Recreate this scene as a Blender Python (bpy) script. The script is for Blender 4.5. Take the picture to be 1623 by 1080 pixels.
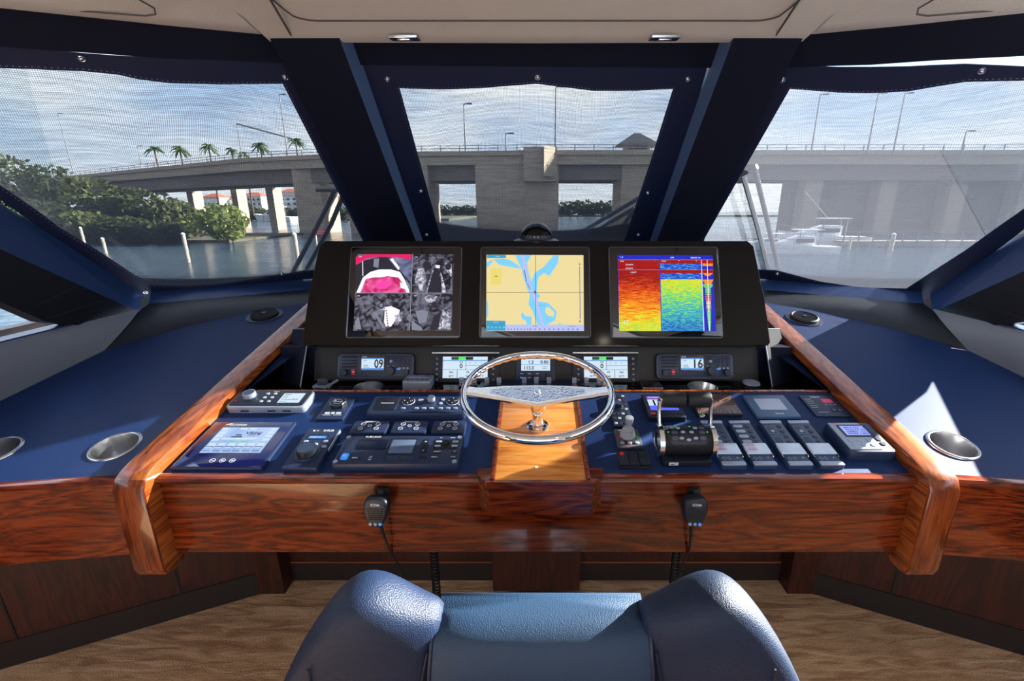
import bpy, math, random
from mathutils import Vector, Matrix
random.seed(7)
S = bpy.context.scene
for o in list(bpy.data.objects): bpy.data.objects.remove(o, do_unlink=True)
COL = S.collection
# ------------------------------------------------------------------ camera
TH = math.radians(16); F = 720.0; CX = 850.0; CY = 540.0
ZC = 1.494
cam = bpy.data.cameras.new('camera'); co = bpy.data.objects.new('camera', cam); COL.objects.link(co)
co.location = (0, 0, ZC); co.rotation_euler = (math.pi/2-TH, 0, 0)
cam.sensor_width = 36; cam.lens = F/1623*36; cam.shift_x = -(CX-811.5)/1623; cam.clip_start = .02; cam.clip_end = 2000
S.camera = co
S.view_settings.view_transform = 'Standard'; S.view_settings.look = 'None'
S.view_settings.exposure = 0.92; S.view_settings.gamma = 1; S.view_settings.use_curve_mapping = False
# ------------------------------------------------------------------ sky
SUN_AZ = math.radians(72); SUN_EL = math.radians(21.5)
def build_world():
    w = bpy.data.worlds.new('sky'); S.world = w; w.use_nodes = True
    nt = w.node_tree; N = nt.nodes; L = nt.links; N.clear()
    out = N.new('ShaderNodeOutputWorld'); bg = N.new('ShaderNodeBackground')
    tc = N.new('ShaderNodeTexCoord'); sep = N.new('ShaderNodeSeparateXYZ'); L.new(tc.outputs['Generated'], sep.inputs[0])
    cr = N.new('ShaderNodeValToRGB'); L.new(sep.outputs['Z'], cr.inputs[0])
    e = cr.color_ramp.elements
    e[0].position = 0.0; e[0].color = (.72, .82, .95, 1); e[1].position = .75; e[1].color = (.09, .24, .68, 1)
    m = e.new(.22); m.color = (.42, .58, .84, 1)
    mp = N.new('ShaderNodeMapping'); mp.inputs['Scale'].default_value = (1.5, 1.5, 4.2); L.new(tc.outputs['Generated'], mp.inputs[0])
    nz = N.new('ShaderNodeTexNoise'); nz.inputs['Scale'].default_value = 1.7; nz.inputs['Detail'].default_value = 7; L.new(mp.outputs[0], nz.inputs[0])
    c2 = N.new('ShaderNodeValToRGB'); L.new(nz.outputs[0], c2.inputs[0]); c2.color_ramp.elements[0].position = .38; c2.color_ramp.elements[1].position = .60
    mx = N.new('ShaderNodeMix'); mx.data_type = 'RGBA'; L.new(c2.outputs[0], mx.inputs[0]); L.new(cr.outputs[0], mx.inputs[6]); mx.inputs[7].default_value = (1, 1, 1.02, 1)
    L.new(mx.outputs[2], bg.inputs[0]); bg.inputs[1].default_value = 1.45
    L.new(bg.outputs[0], out.inputs[0])
build_world()
sl = bpy.data.lights.new('sun', 'SUN'); so = bpy.data.objects.new('sun', sl); COL.objects.link(so)
sl.energy = 30.0; sl.angle = math.radians(.6); sl.color = (1, .93, .82)
sd = Vector((math.sin(SUN_AZ)*math.cos(SUN_EL), math.cos(SUN_AZ)*math.cos(SUN_EL), math.sin(SUN_EL)))
so.rotation_euler = sd.to_track_quat('Z', 'Y').to_euler(); so.location = sd*30
# ------------------------------------------------------------------ projection helpers
def ray(u, v):
    x = (u-CX)/F; c = (CY-v)/F
    return Vector((x, math.cos(TH)+c*math.sin(TH), -math.sin(TH)+c*math.cos(TH)))
CAM = Vector((0, 0, ZC))
class Frame:
    def __init__(s, o, ex, ey):
        s.o = Vector(o); ex = Vector(ex).normalized(); ey = Vector(ey); ey = (ey-ex*ey.dot(ex)).normalized(); ez = ex.cross(ey)
        s.m = Matrix((ex, ey, ez)).transposed().to_4x4(); s.m.translation = s.o; s.i = s.m.inverted(); s.n = ez
    def hit(s, u, v, off=0):
        r = ray(u, v); t = ((s.o+s.n*off)-CAM).dot(s.n)/r.dot(s.n); return CAM+r*t
    def loc(s, u, v, off=0):
        p = s.i @ s.hit(u, v, off); return p
    def at(s, a, b, c=0):
        m = s.m.copy(); m.translation = s.m @ Vector((a, b, c)); return m
ZE = ZC-.6437; SL = math.radians(12)
CON = Frame((0, 1.0, ZE), (1, 0, 0), (0, math.cos(SL), math.sin(SL)))
SUR = Frame((0, 1.52, ZC-.454), (1, 0, 0), (0, .158, .348))
RAD = Frame((0, 1.56, ZC-.60), (1, 0, 0), (0, .05, .13))
TRAY = Frame((0, 1.38, ZC-.60), (1, 0, 0), (0, 1, 0))
FAS = Frame((0, 1.0, ZE), (1, 0, 0), (0, 0, 1))
WB = Vector((0, 2.6, ZC-.33)); WU = Vector((0, -.916, .83))
WIN = Frame(WB, (1, 0, 0), WU)
def sidewin(s):
    b = Vector((s*.75, 2.6, ZC-.33)); c = Vector((s*1.72, 1.99, ZC-.34)); t = Vector((s*.72, 1.684, ZC+.5))
    ex = (c-b)*s
    return Frame(b, ex, t-b)
WL = sidewin(-1); WR = sidewin(1)
# ------------------------------------------------------------------ materials
def lin(c):
    return tuple(((x/255)/12.92 if x/255 <= .04045 else ((x/255+.055)/1.055)**2.4) for x in c)+(1,)
MC = {}
def mat(name, col=(128, 128, 128), rough=.5, metal=0, coat=0, emit=None, es=1, spec=.5, bump=None, var=None, alpha=1, trans=0, sheen=0):
    if name in MC: return MC[name]
    m = bpy.data.materials.new(name); m.use_nodes = True; nt = m.node_tree; N = nt.nodes; L = nt.links
    b = N['Principled BSDF']; c = lin(col)
    b.inputs['Base Color'].default_value = c; b.inputs['Roughness'].default_value = rough; b.inputs['Metallic'].default_value = metal
    b.inputs['Coat Weight'].default_value = coat; b.inputs['Coat Roughness'].default_value = .03; b.inputs['Specular IOR Level'].default_value = spec
    b.inputs['Transmission Weight'].default_value = trans; b.inputs['Sheen Weight'].default_value = sheen
    tc = N.new('ShaderNodeTexCoord')
    if var:   # (scale, amount)
        nz = N.new('ShaderNodeTexNoise'); nz.inputs['Scale'].default_value = var[0]; nz.inputs['Detail'].default_value = 6; L.new(tc.outputs['Object'], nz.inputs[0])
        mx = N.new('ShaderNodeMix'); mx.data_type = 'RGBA'; L.new(nz.outputs[0], mx.inputs[0])
        mx.inputs[6].default_value = tuple(x*(1-var[1]) for x in c[:3])+(1,); mx.inputs[7].default_value = tuple(min(1, x*(1+var[1])) for x in c[:3])+(1,)
        L.new(mx.outputs[2], b.inputs['Base Color'])
    if bump:  # (scale, strength, distance)
        nz = N.new('ShaderNodeTexNoise' if len(bump) < 4 else 'ShaderNodeTexVoronoi'); nz.inputs['Scale'].default_value = bump[0]; L.new(tc.outputs['Object'], nz.inputs[0])
        bp = N.new('ShaderNodeBump'); bp.inputs['Strength'].default_value = bump[1]; bp.inputs['Distance'].default_value = bump[2]
        L.new(nz.outputs[0], bp.inputs['Height']); L.new(bp.outputs[0], b.inputs['Normal'])
    if emit:
        b.inputs['Emission Color'].default_value = lin(emit); b.inputs['Emission Strength'].default_value = es
    MC[name] = m; return m
def wood(name, dark, mid, light, axis='X', rough=.25, coat=1.0, scale=1.0):
    m = bpy.data.materials.new(name); m.use_nodes = True; nt = m.node_tree; N = nt.nodes; L = nt.links; b = N['Principled BSDF']
    tc = N.new('ShaderNodeTexCoord'); mp = N.new('ShaderNodeMapping')
    sc = {'X': (1.1, 9, 9), 'Y': (9, 1.1, 9), 'Z': (9, 9, 1.1)}[axis]
    mp.inputs['Scale'].default_value = tuple(x*scale for x in sc); L.new(tc.outputs['Object'], mp.inputs[0])
    n1 = N.new('ShaderNodeTexNoise'); n1.inputs['Scale'].default_value = 1.3; n1.inputs['Detail'].default_value = 4; n1.inputs['Distortion'].default_value = .8; L.new(mp.outputs[0], n1.inputs[0])
    mu = N.new('ShaderNodeMath'); mu.operation = 'MULTIPLY'; mu.inputs[1].default_value = 7; L.new(n1.outputs[0], mu.inputs[0])
    fr = N.new('ShaderNodeMath'); fr.operation = 'PINGPONG'; fr.inputs[1].default_value = .5; L.new(mu.outputs[0], fr.inputs[0])
    m2 = N.new('ShaderNodeMapping'); m2.inputs['Scale'].default_value = tuple(x*scale*(6 if x > 2 else 3) for x in sc); L.new(tc.outputs['Object'], m2.inputs[0])
    n2 = N.new('ShaderNodeTexNoise'); n2.inputs['Scale'].default_value = 3; n2.inputs['Detail'].default_value = 5; L.new(m2.outputs[0], n2.inputs[0])
    ad = N.new('ShaderNodeMath'); ad.operation = 'MULTIPLY_ADD'; ad.inputs[1].default_value = 1.0; L.new(fr.outputs[0], ad.inputs[0])
    s2 = N.new('ShaderNodeMath'); s2.operation = 'MULTIPLY'; s2.inputs[1].default_value = .9; L.new(n2.outputs[0], s2.inputs[0]); L.new(s2.outputs[0], ad.inputs[2])
    cr = N.new('ShaderNodeValToRGB'); L.new(ad.outputs[0], cr.inputs[0]); e = cr.color_ramp.elements
    e[0].position = .3; e[0].color = lin(dark); e[1].position = 1.0; e[1].color = lin(light); k = e.new(.62); k.color = lin(mid)
    L.new(cr.outputs[0], b.inputs['Base Color']); b.inputs['Roughness'].default_value = rough; b.inputs['Coat Weight'].default_value = coat; b.inputs['Coat Roughness'].default_value = .04
    return m
M_WOOD = wood('cherry_gloss', (48, 12, 4), (96, 32, 9), (130, 54, 18), 'X', .22, .6, 1.3)
M_RAIL = wood('teak_rail', (84, 34, 11), (130, 60, 20), (164, 88, 34), 'Y', .25, .6)
M_RAILZ = wood('teak_rail_end', (66, 24, 9), (104, 42, 16), (136, 64, 25), 'Z', .25, .6)
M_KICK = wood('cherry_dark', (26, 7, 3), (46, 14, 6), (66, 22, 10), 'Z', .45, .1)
M_PLIN = wood('plinth_wood', (158, 84, 28), (196, 118, 46), (220, 146, 70), 'X', .25, 1)
M_NAVY = mat('navy_leather', (17, 42, 88), .55, spec=.2, bump=(900, .25, .0006), var=(3, .12))
M_BLK = mat('black_leather', (13, 17, 27), .42, bump=(700, .3, .0008), var=(3, .1))
M_SUED = mat('dark_suede', (8, 15, 36), .75, spec=.25, bump=(900, .2, .0005))
M_SILL = mat('navy_sill', (38, 62, 112), .32)
M_GLOSS = mat('black_gloss', (4, 5, 9), .10, spec=.28)
M_PLAS = mat('navy_plastic', (32, 46, 76), .38, bump=(1500, .1, .0003))
M_PLASD = mat('black_plastic', (19, 25, 38), .4)
M_KEY = mat('key_plastic', (40, 52, 78), .35)
M_KEYL = mat('key_light', (150, 165, 190), .35)
M_CHR = mat('chrome', (235, 238, 245), .06, 1)
M_STEEL = mat('brushed_steel', (205, 205, 208), .25, 1)
M_SILV = mat('silver_plastic', (160, 172, 192), .3, .4)
M_GREY = mat('grey_plastic', (70, 76, 92), .45)
M_LGREY = mat('light_grey_plastic', (150, 152, 160), .5)
M_RUB = mat('rubber', (14, 16, 20), .6)
M_HEAD = mat('headliner', (224, 216, 206), .7, bump=(260, .5, .0015, 1), var=(2, .05))
M_HEADS = mat('headliner_seam', (96, 90, 86), .8)
M_CARP = None
M_WHT = mat('print_white', (225, 230, 240), .5)
M_RED = mat('signal_red', (190, 24, 40), .4)
M_GRN = mat('signal_green', (20, 170, 110), .4)
M_DARKG = mat('dark_glass', (6, 8, 14), .05, coat=1)
M_BRD = mat('shade_border', (12, 26, 62), .6, bump=(1200, .2, .0004))
def emat(name, col, es=1.0): return mat('screen_'+name, (0, 0, 0), .12, emit=col, es=es*.80)
def carpet():
    m = bpy.data.materials.new('carpet'); m.use_nodes = True; nt = m.node_tree; N = nt.nodes; L = nt.links; b = N['Principled BSDF']
    tc = N.new('ShaderNodeTexCoord'); mp = N.new('ShaderNodeMapping'); mp.inputs['Scale'].default_value = (2.6, 15, 1); L.new(tc.outputs['Object'], mp.inputs[0])
    n1 = N.new('ShaderNodeTexNoise'); n1.inputs['Scale'].default_value = 2.2; n1.inputs['Detail'].default_value = 6; n1.inputs['Distortion'].default_value = 1.0; L.new(mp.outputs[0], n1.inputs[0])
    n2 = N.new('ShaderNodeTexNoise'); n2.inputs['Scale'].default_value = 220; n2.inputs['Detail'].default_value = 3; L.new(tc.outputs['Object'], n2.inputs[0])
    ad = N.new('ShaderNodeMath'); ad.operation = 'MULTIPLY_ADD'; ad.inputs[1].default_value = .55; L.new(n2.outputs[0], ad.inputs[0]); L.new(n1.outputs[0], ad.inputs[2])
    cr = N.new('ShaderNodeValToRGB'); L.new(ad.outputs[0], cr.inputs[0]); e = cr.color_ramp.elements
    e[0].position = .6; e[0].color = lin((172, 128, 92)); e[1].position = .95; e[1].color = lin((232, 194, 152))
    L.new(cr.outputs[0], b.inputs['Base Color']); b.inputs['Roughness'].default_value = .95
    bp = N.new('ShaderNodeBump'); bp.inputs['Strength'].default_value = .8; bp.inputs['Distance'].default_value = .006; L.new(ad.outputs[0], bp.inputs['Height']); L.new(bp.outputs[0], b.inputs['Normal'])
    return m
M_CARP = carpet()
def scrim():
    m = bpy.data.materials.new('woven_mesh'); m.use_nodes = True; nt = m.node_tree; N = nt.nodes; L = nt.links; N.clear()
    out = N.new('ShaderNodeOutputMaterial'); tc = N.new('ShaderNodeTexCoord')
    dn = N.new('ShaderNodeTexNoise'); dn.inputs['Scale'].default_value = 2.4; dn.inputs['Detail'].default_value = 1; L.new(tc.outputs['Object'], dn.inputs[0])
    ms = N.new('ShaderNodeVectorMath'); ms.operation = 'SCALE'; ms.inputs['Scale'].default_value = .10; L.new(dn.outputs['Color'], ms.inputs[0])
    va = N.new('ShaderNodeVectorMath'); L.new(tc.outputs['Object'], va.inputs[0]); L.new(ms.outputs[0], va.inputs[1])
    fs = []
    for ax, sc in (('X', 62), ('Y', 58)):
        w = N.new('ShaderNodeTexWave'); w.wave_type = 'BANDS'; w.bands_direction = ax; w.inputs['Scale'].default_value = sc; w.inputs['Distortion'].default_value = 0
        L.new(va.outputs[0], w.inputs[0]); fs.append(w)
    n3 = N.new('ShaderNodeTexNoise'); n3.inputs['Scale'].default_value = 60; n3.inputs['Detail'].default_value = 2
    mp = N.new('ShaderNodeMapping'); mp.inputs['Scale'].default_value = (.12, 2.4, 1); L.new(va.outputs[0], mp.inputs[0]); L.new(mp.outputs[0], n3.inputs[0])
    a = N.new('ShaderNodeMath'); a.operation = 'MAXIMUM'; L.new(fs[0].outputs['Fac'], a.inputs[0]); L.new(fs[1].outputs['Fac'], a.inputs[1])
    a2 = N.new('ShaderNodeMath'); a2.operation = 'MULTIPLY_ADD'; a2.inputs[1].default_value = .36; a2.inputs[2].default_value = .27; L.new(a.outputs[0], a2.inputs[0])
    a3 = N.new('ShaderNodeMath'); a3.operation = 'MULTIPLY_ADD'; a3.inputs[1].default_value = .34; L.new(n3.outputs[0], a3.inputs[0]); L.new(a2.outputs[0], a3.inputs[2]); a3.use_clamp = True
    tr = N.new('ShaderNodeBsdfTransparent'); df = N.new('ShaderNodeBsdfDiffuse'); df.inputs[0].default_value = lin((66, 68, 76))
    tl = N.new('ShaderNodeBsdfTranslucent'); tl.inputs[0].default_value = lin((60, 62, 70))
    m1 = N.new('ShaderNodeMixShader'); m1.inputs[0].default_value = .55; L.new(df.outputs[0], m1.inputs[1]); L.new(tl.outputs[0], m1.inputs[2])
    m2 = N.new('ShaderNodeMixShader'); L.new(a3.outputs[0], m2.inputs[0]); L.new(tr.outputs[0], m2.inputs[1]); L.new(m1.outputs[0], m2.inputs[2])
    L.new(m2.outputs[0], out.inputs[0]); return m
M_MESH = scrim()
def thin_glass():
    m = bpy.data.materials.new('window_glass'); m.use_nodes = True; nt = m.node_tree; N = nt.nodes; L = nt.links; N.clear()
    out = N.new('ShaderNodeOutputMaterial'); tr = N.new('ShaderNodeBsdfTransparent'); tr.inputs[0].default_value = (.93, .96, .97, 1)
    gl = N.new('ShaderNodeBsdfGlossy'); gl.inputs['Roughness'].default_value = .02; fr = N.new('ShaderNodeFresnel'); fr.inputs[0].default_value = 1.3
    m2 = N.new('ShaderNodeMixShader'); L.new(fr.outputs[0], m2.inputs[0]); L.new(tr.outputs[0], m2.inputs[1]); L.new(gl.outputs[0], m2.inputs[2]); L.new(m2.outputs[0], out.inputs[0])
    return m
M_GLASS = thin_glass()
# ------------------------------------------------------------------ mesh builder
TXT = {}
def text_mesh(s):
    if s in TXT: return TXT[s]
    cu = bpy.data.curves.new('t', 'FONT'); cu.body = s; cu.size = 1; cu.resolution_u = 2; cu.fill_mode = 'FRONT'; cu.offset = .022
    o = bpy.data.objects.new('t', cu); COL.objects.link(o); dg = bpy.context.evaluated_depsgraph_get(); dg.update()
    me = bpy.data.meshes.new_from_object(o.evaluated_get(dg))
    V = [v.co.copy() for v in me.vertices]; Fc = [tuple(p.vertices) for p in me.polygons]
    bpy.data.objects.remove(o, do_unlink=True); bpy.data.meshes.remove(me); bpy.data.curves.remove(cu)
    x0 = min(v.x for v in V); x1 = max(v.x for v in V); y0 = min(v.y for v in V); y1 = max(v.y for v in V)
    TXT[s] = (V, Fc, x0, x1, y0, y1); return TXT[s]
class MB:
    def __init__(s, m=None): s.V = []; s.F = []; s.I = []; s.mats = []; s.cur = 0; s.T = Matrix(); s.mat(m) if m else None
    def mat(s, m):
        if m not in s.mats: s.mats.append(m)
        s.cur = s.mats.index(m); return s
    def add(s, V, Fc):
        k = len(s.V); s.V += [tuple(s.T @ Vector(v)) for v in V]
        for f in Fc: s.F.append(tuple(i+k for i in f)); s.I.append(s.cur)
        return s
    def box(s, x0, y0, z0, x1, y1, z1):
        V = [(x, y, z) for z in (z0, z1) for y in (y0, y1) for x in (x0, x1)]
        return s.add(V, [(0, 2, 3, 1), (4, 5, 7, 6), (0, 1, 5, 4), (2, 6, 7, 3), (0, 4, 6, 2), (1, 3, 7, 5)])
    def prism(s, P, z0, z1):
        n = len(P)
        if sum(P[i][0]*P[(i+1) % n][1]-P[(i+1) % n][0]*P[i][1] for i in range(n)) < 0: P = P[::-1]
        V = [(p[0], p[1], z0) for p in P]+[(p[0], p[1], z1) for p in P]
        return s.add(V, [tuple(range(n-1, -1, -1)), tuple(range(n, 2*n))]+[(i, (i+1) % n, n+(i+1) % n, n+i) for i in range(n)])
    def loft(s, rings, cap=True, closed=True):
        n = len(rings[0]); V = [v for r in rings for v in r]; Fc = []
        for k in range(len(rings)-1):
            for i in range(n if closed else n-1):
                j = (i+1) % n; Fc.append((k*n+i, k*n+j, (k+1)*n+j, (k+1)*n+i))
        if cap: Fc.append(tuple(range(n-1, -1, -1))); Fc.append(tuple(range((len(rings)-1)*n, len(rings)*n)))
        return s.add(V, Fc)
    def slab(s, x0, y0, x1, y1, z0, z1, r=.004, ch=.0015, taper=0):
        def rr(d, z):
            P = []; R = max(r-d, .0004); a0, b0, a1, b1 = x0+d, y0+d, x1-d, y1-d
            for cx, cy, st in ((a1-R, b1-R, 0), (a0+R, b1-R, 90), (a0+R, b0+R, 180), (a1-R, b0+R, 270)):
                for q in range(4): a = math.radians(st+q*30); P.append((cx+R*math.cos(a), cy+R*math.sin(a), z))
            return P
        return s.loft([rr(0, z0), rr(taper, z1-ch), rr(taper+ch*.3, z1-ch*.3), rr(taper+ch, z1)])
    def cyl(s, c, r, h, ax='z', n=20, r2=None, caps=True):
        r2 = r if r2 is None else r2; A = []
        for rad, d in ((r, 0), (r2, h)):
            R = []
            for i in range(n):
                a = 2*math.pi*i/n; u, v = rad*math.cos(a), rad*math.sin(a)
                R.append({'z': (c[0]+u, c[1]+v, c[2]+d), 'x': (c[0]+d, c[1]+u, c[2]+v), 'y': (c[0]+v, c[1]+d, c[2]+u)}[ax])
            A.append(R)
        return s.loft(A, caps)
    def lathe(s, prof, c=(0, 0, 0), n=28, cap=False, sx=1, sy=1):
        return s.loft([[(c[0]+r*math.cos(2*math.pi*i/n)*sx, c[1]+r*math.sin(2*math.pi*i/n)*sy, c[2]+z) for i in range(n)] for r, z in prof], cap)
    def ring(s, c, r0, r1, z0, z1, n=28, sx=1, sy=1):
        return s.lathe([(r0, z0), (r0, z1), (r1, z1), (r1, z0), (r0, z0)], c, n, False, sx, sy)
    def tube(s, P, r, n=8, closed=False):
        P = [Vector(p) for p in P]; R = []; up = None; m = len(P)
        for i, p in enumerate(P):
            a = P[(i-1) % m] if (closed or i > 0) else p; b = P[(i+1) % m] if (closed or i < m-1) else p
            t = (b-a).normalized()
            if up is None: up = Vector((0, 0, 1)) if abs(t.z) < .9 else Vector((1, 0, 0))
            e = (up-t*up.dot(t)).normalized(); g = t.cross(e); up = e
            rr = r[i] if isinstance(r, (list, tuple)) else r
            R.append([tuple(p+e*rr*math.cos(2*math.pi*k/n)+g*rr*math.sin(2*math.pi*k/n)) for k in range(n)])
        if closed: R.append(R[0]); return s.loft(R, False)
        return s.loft(R, True)
    def quad(s, P): return s.add(P, [tuple(range(len(P)))])
    def poly(s, P, z): return s.add([(p[0], p[1], z) for p in P], [tuple(range(len(P)))])
    def text(s, t, x, y, z, h, w=None, align='c', shear=0):
        V, Fc, x0, x1, y0, y1 = text_mesh(t); k = h/(.7); kx = k if w is None else w/(x1-x0)
        ox = {'c': -(x0+x1)/2, 'l': -x0, 'r': -x1}[align]
        return s.add([(x+(v.x+ox)*kx+shear*v.y*k, y+(v.y-.35)*k, z) for v in V], Fc)
    def build(s, name, parent=None, smooth=35):
        me = bpy.data.meshes.new(name); me.from_pydata(s.V, [], s.F)
        for m in s.mats: me.materials.append(m)
        me.polygons.foreach_set('material_index', s.I); me.validate(); me.update()
        if smooth:
            me.polygons.foreach_set('use_smooth', [True]*len(me.polygons)); me.set_sharp_from_angle(angle=math.radians(smooth))
        o = bpy.data.objects.new(name, me); COL.objects.link(o)
        if parent: o.parent = parent
        return o
def fixn(o):
    import bmesh
    b = bmesh.new(); b.from_mesh(o.data); bmesh.ops.recalc_face_normals(b, faces=b.faces); b.to_mesh(o.data); b.free(); return o
def tag(o, label, cat, group=None, kind=None):
    o['label'] = label; o['category'] = cat
    if group: o['group'] = group
    if kind: o['kind'] = kind
    return o
def thing(name, label, cat, m=None, group=None):
    o = bpy.data.objects.new(name, None); COL.objects.link(o); o.empty_display_size = .05
    if m is not None: o.matrix_world = m
    return tag(o, label, cat, group)
def struct(o): o['kind'] = 'structure'; return o
# ================================================================== SETTING
# floor, ceiling, walls
MB(M_CARP).box(-2.2, -2.2, -.05, 2.2, 1.62, 0).build('floor', smooth=0)['kind'] = 'structure'
ROOF = ZC+.5
def edge3(s):  # front edge of headliner in plan (world x, y)
    return [(s*.0, 1.605), (s*.80, 1.585), (s*1.42, 1.40), (s*1.9, 1.12)]
def headliner():
    lip = [(0, 0.035), (-.012, .012), (-.04, 0), (-.09, .008), (-.16, .02), (-3.6, .03)]
    # centre panel and two side panels
    def strip(pts, zoff, name, prof, inset=None):
        mb = MB(M_HEAD); rings = []
        for (x, y, *zz) in pts:
            rings.append([(x, max(y+d, -2.2), ROOF+zoff+z+(zz[0] if zz and d > -1 else 0)) for d, z in prof]+[(x, -2.2, ROOF+.12), (x, y, ROOF+.12)])
        mb.loft(rings, True); o = fixn(mb.build(name, smooth=50)); return struct(o)
    c = strip([(-.80, 1.60), (-.785, 1.606), (-.77, 1.608), (0, 1.615), (.77, 1.608), (.785, 1.606), (.80, 1.60)], -.012, 'ceiling', lip)
    for s in (-1, 1):
        pts = [(s*.806, 1.56, -.010), (s*1.0, 1.46, -.022), (s*1.31, 1.275, -.044), (s*1.95, .93, -.07)]
        if s < 0: pts = pts[::-1]
        strip(pts, .004, 'ceiling', lip)
    # roof shell above
    MB(mat('roof_outer', (225, 225, 228), .4)).box(-2.0, -2.2, ROOF+.13, 2.0, 1.15, ROOF+.18).build('ceiling')['kind'] = 'structure'
    # stitched inset panel outlines
    def outline(P, name):
        mb = MB(M_HEADS); mb.tube([(x, y, z) for x, y, z in P], .0022, 6); struct(mb.build(name))
    zc_ = ROOF-.012+.017
    P = [(-.66, 1.0, zc_+.004), (-.66, 1.38, zc_+.001)]+[(-.60-.06*math.cos(a), 1.41+.045*math.sin(a), zc_) for a in [i*math.pi/12 for i in range(1, 7)]]
    P = P+[(-x, y, z) for x, y, z in P[::-1]]
    outline(P, 'trim_1')
    for k, s in enumerate((-1, 1)):
        zz = ROOF-.022
        P = [(s*.92, 1.0, zz), (s*.94, 1.30, zz), (s*.965, 1.335, zz), (s*1.0, 1.345, zz), (s*1.2, 1.30, zz), (s*1.9, 1.02, zz)]
        outline(P, 'trim_%d' % (2+k))
headliner()
for k, (a, b) in enumerate((((424, -8), (462, 57)), ((1272, -8), (1226, 62)))):
    fr_ = Frame((0, 1.5, ROOF-.004), (1, 0, 0), (0, 1, 0)); mb = MB(M_HEADS); p, q = fr_.hit(*a), fr_.hit(*b)
    mb.tube([p, p.lerp(q, .5), q, q+Vector((0, .03, .012))], .003, 6); struct(mb.build('trim_%d' % (30+k)))
# recessed pull latches in the centre headliner
CEIL = Frame((0, 1.5, ROOF-.010), (-1, 0, 0), (0, 1, 0))   # normal points down
for u, lb in ((641, 'brushed metal recessed pull latch on headliner edge, left of centre'), (1053, 'brushed metal recessed pull latch on headliner edge, right of centre')):
    p = CEIL.loc(u, 59)
    fr = Frame(CEIL.m @ Vector((p.x, p.y, 0)), (-1, 0, 0), (0, 1, -.25 if False else .12))
    t = thing('ceiling_latch', lb, 'latch', fr.m, 'pull latches on the headliner')
    MB(M_STEEL).slab(-.043, -.025, .043, .025, -.001, .006, .004, .002).build('plate', t)
    MB(M_GREY).slab(-.020, -.014, .020, .014, .0055, .0070, .003, .0005).build('recess', t)
    MB(M_CHR).slab(-.018, -.013, .018, -.002, .007, .0095, .002, .001).build('pull', t)
# header band between headliner and window heads
def px_poly(fr, pts, off): return [fr.loc(u, v, off) for u, v in pts]
def panel(fr, pts, off, thick, m, name, parent=None, world=True):
    P = [(p.x, p.y) for p in px_poly(fr, pts, off)]
    mb = MB(m); mb.T = fr.m; mb.prism(P, off-thick, off); return fixn(mb.build(name, parent, 30))
IN = -.02   # frames' normals: check which side faces the cabin
def inward(fr): return 1 if (CAM-fr.o).dot(fr.n) > 0 else -1
sgC, sgL, sgR = inward(WIN), inward(WL), inward(WR)
# headers
struct(panel(WIN, [(520, 40), (1180, 40), (1140, 108), (850, 106), (560, 103)], sgC*.03, .05*sgC, M_SUED, 'wall_front'))
struct(panel(WL, [(-260, -30), (470, 35), (480, 101), (250, 92), (0, 74), (-260, 50)], sgL*.03, .05*sgL, M_SUED, 'wall_front'))
struct(panel(WR, [(1900, 0), (1240, 45), (1235, 107), (1380, 103), (1480, 96), (1623, 89), (1900, 60)], sgR*.03, .05*sgR, M_SUED, 'wall_front'))
# glass
def glass(fr, pts, name, sg):
    P = [(p.x, p.y) for p in px_poly(fr, pts, 0)]
    mb = MB(M_GLASS); mb.T = fr.m; mb.prism(P, -.006*sg, 0); return struct(fixn(mb.build(name, smooth=0)))
glass(WIN, [(560, 60), (1140, 60), (1030, 470), (670, 470)], 'window_1', sgC)
glass(WL, [(-260, 20), (470, 60), (650, 470), (228, 500), (-260, 140)], 'window_2', sgL)
glass(WR, [(1960, 20), (1230, 60), (1050, 470), (1472, 500), (1960, 140)], 'window_3', sgR)
# corner posts with leather covers
def post(s):
    fr = WIN; X = lambda u: u if s < 0 else 1700-u
    off = .10*sgC
    top = [(425, 58), (537, 58)]; bot = [(622, 460), (700, 470)]
    a = [fr.hit(X(u), v, off) for u, v in ((420, 45), (533, 45), (552, 95), (690, 460), (625, 460))]
    inner = Vector((0, 0, 0))
    # front face polygon plus depth towards the glass
    tl = fr.hit(X(421), 48, off); tr = fr.hit(X(533), 48, off); br = fr.hit(X(692), 470, off*.9); bl = fr.hit(X(630), 455, off*.9)
    d = -fr.n*sgC
    def back(p, k, dx): return p+d*k+Vector((dx*-s, 0, 0))
    k = .092
    tl2 = back(tl, k, .03); tr2 = back(tr, k, .012); br2 = back(br, k, .004); bl2 = back(bl, k, .03)
    mb = MB(M_SUED); mb.quad([tl, tr, br, bl]); mb.quad([tl, bl, bl2, tl2]); mb.quad([tl2, bl2, br2, tr2]); mb.quad([tl, tl2, tr2, tr]); mb.quad([bl, br, br2, bl2])
    mb.mat(mat('jamb', (92, 116, 158), .4)); mb.quad([tr, tr2, br2, br])  # inner side face coloured pale blue for the sky light on it
    o = fixn(mb.build('trim_4' if s < 0 else 'trim_5', smooth=0)); struct(o)
    bv = o.modifiers.new('b', 'BEVEL'); bv.width = .004; bv.segments = 2; bv.limit_method = 'ANGLE'
for s in (-1, 1): post(s)
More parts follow.
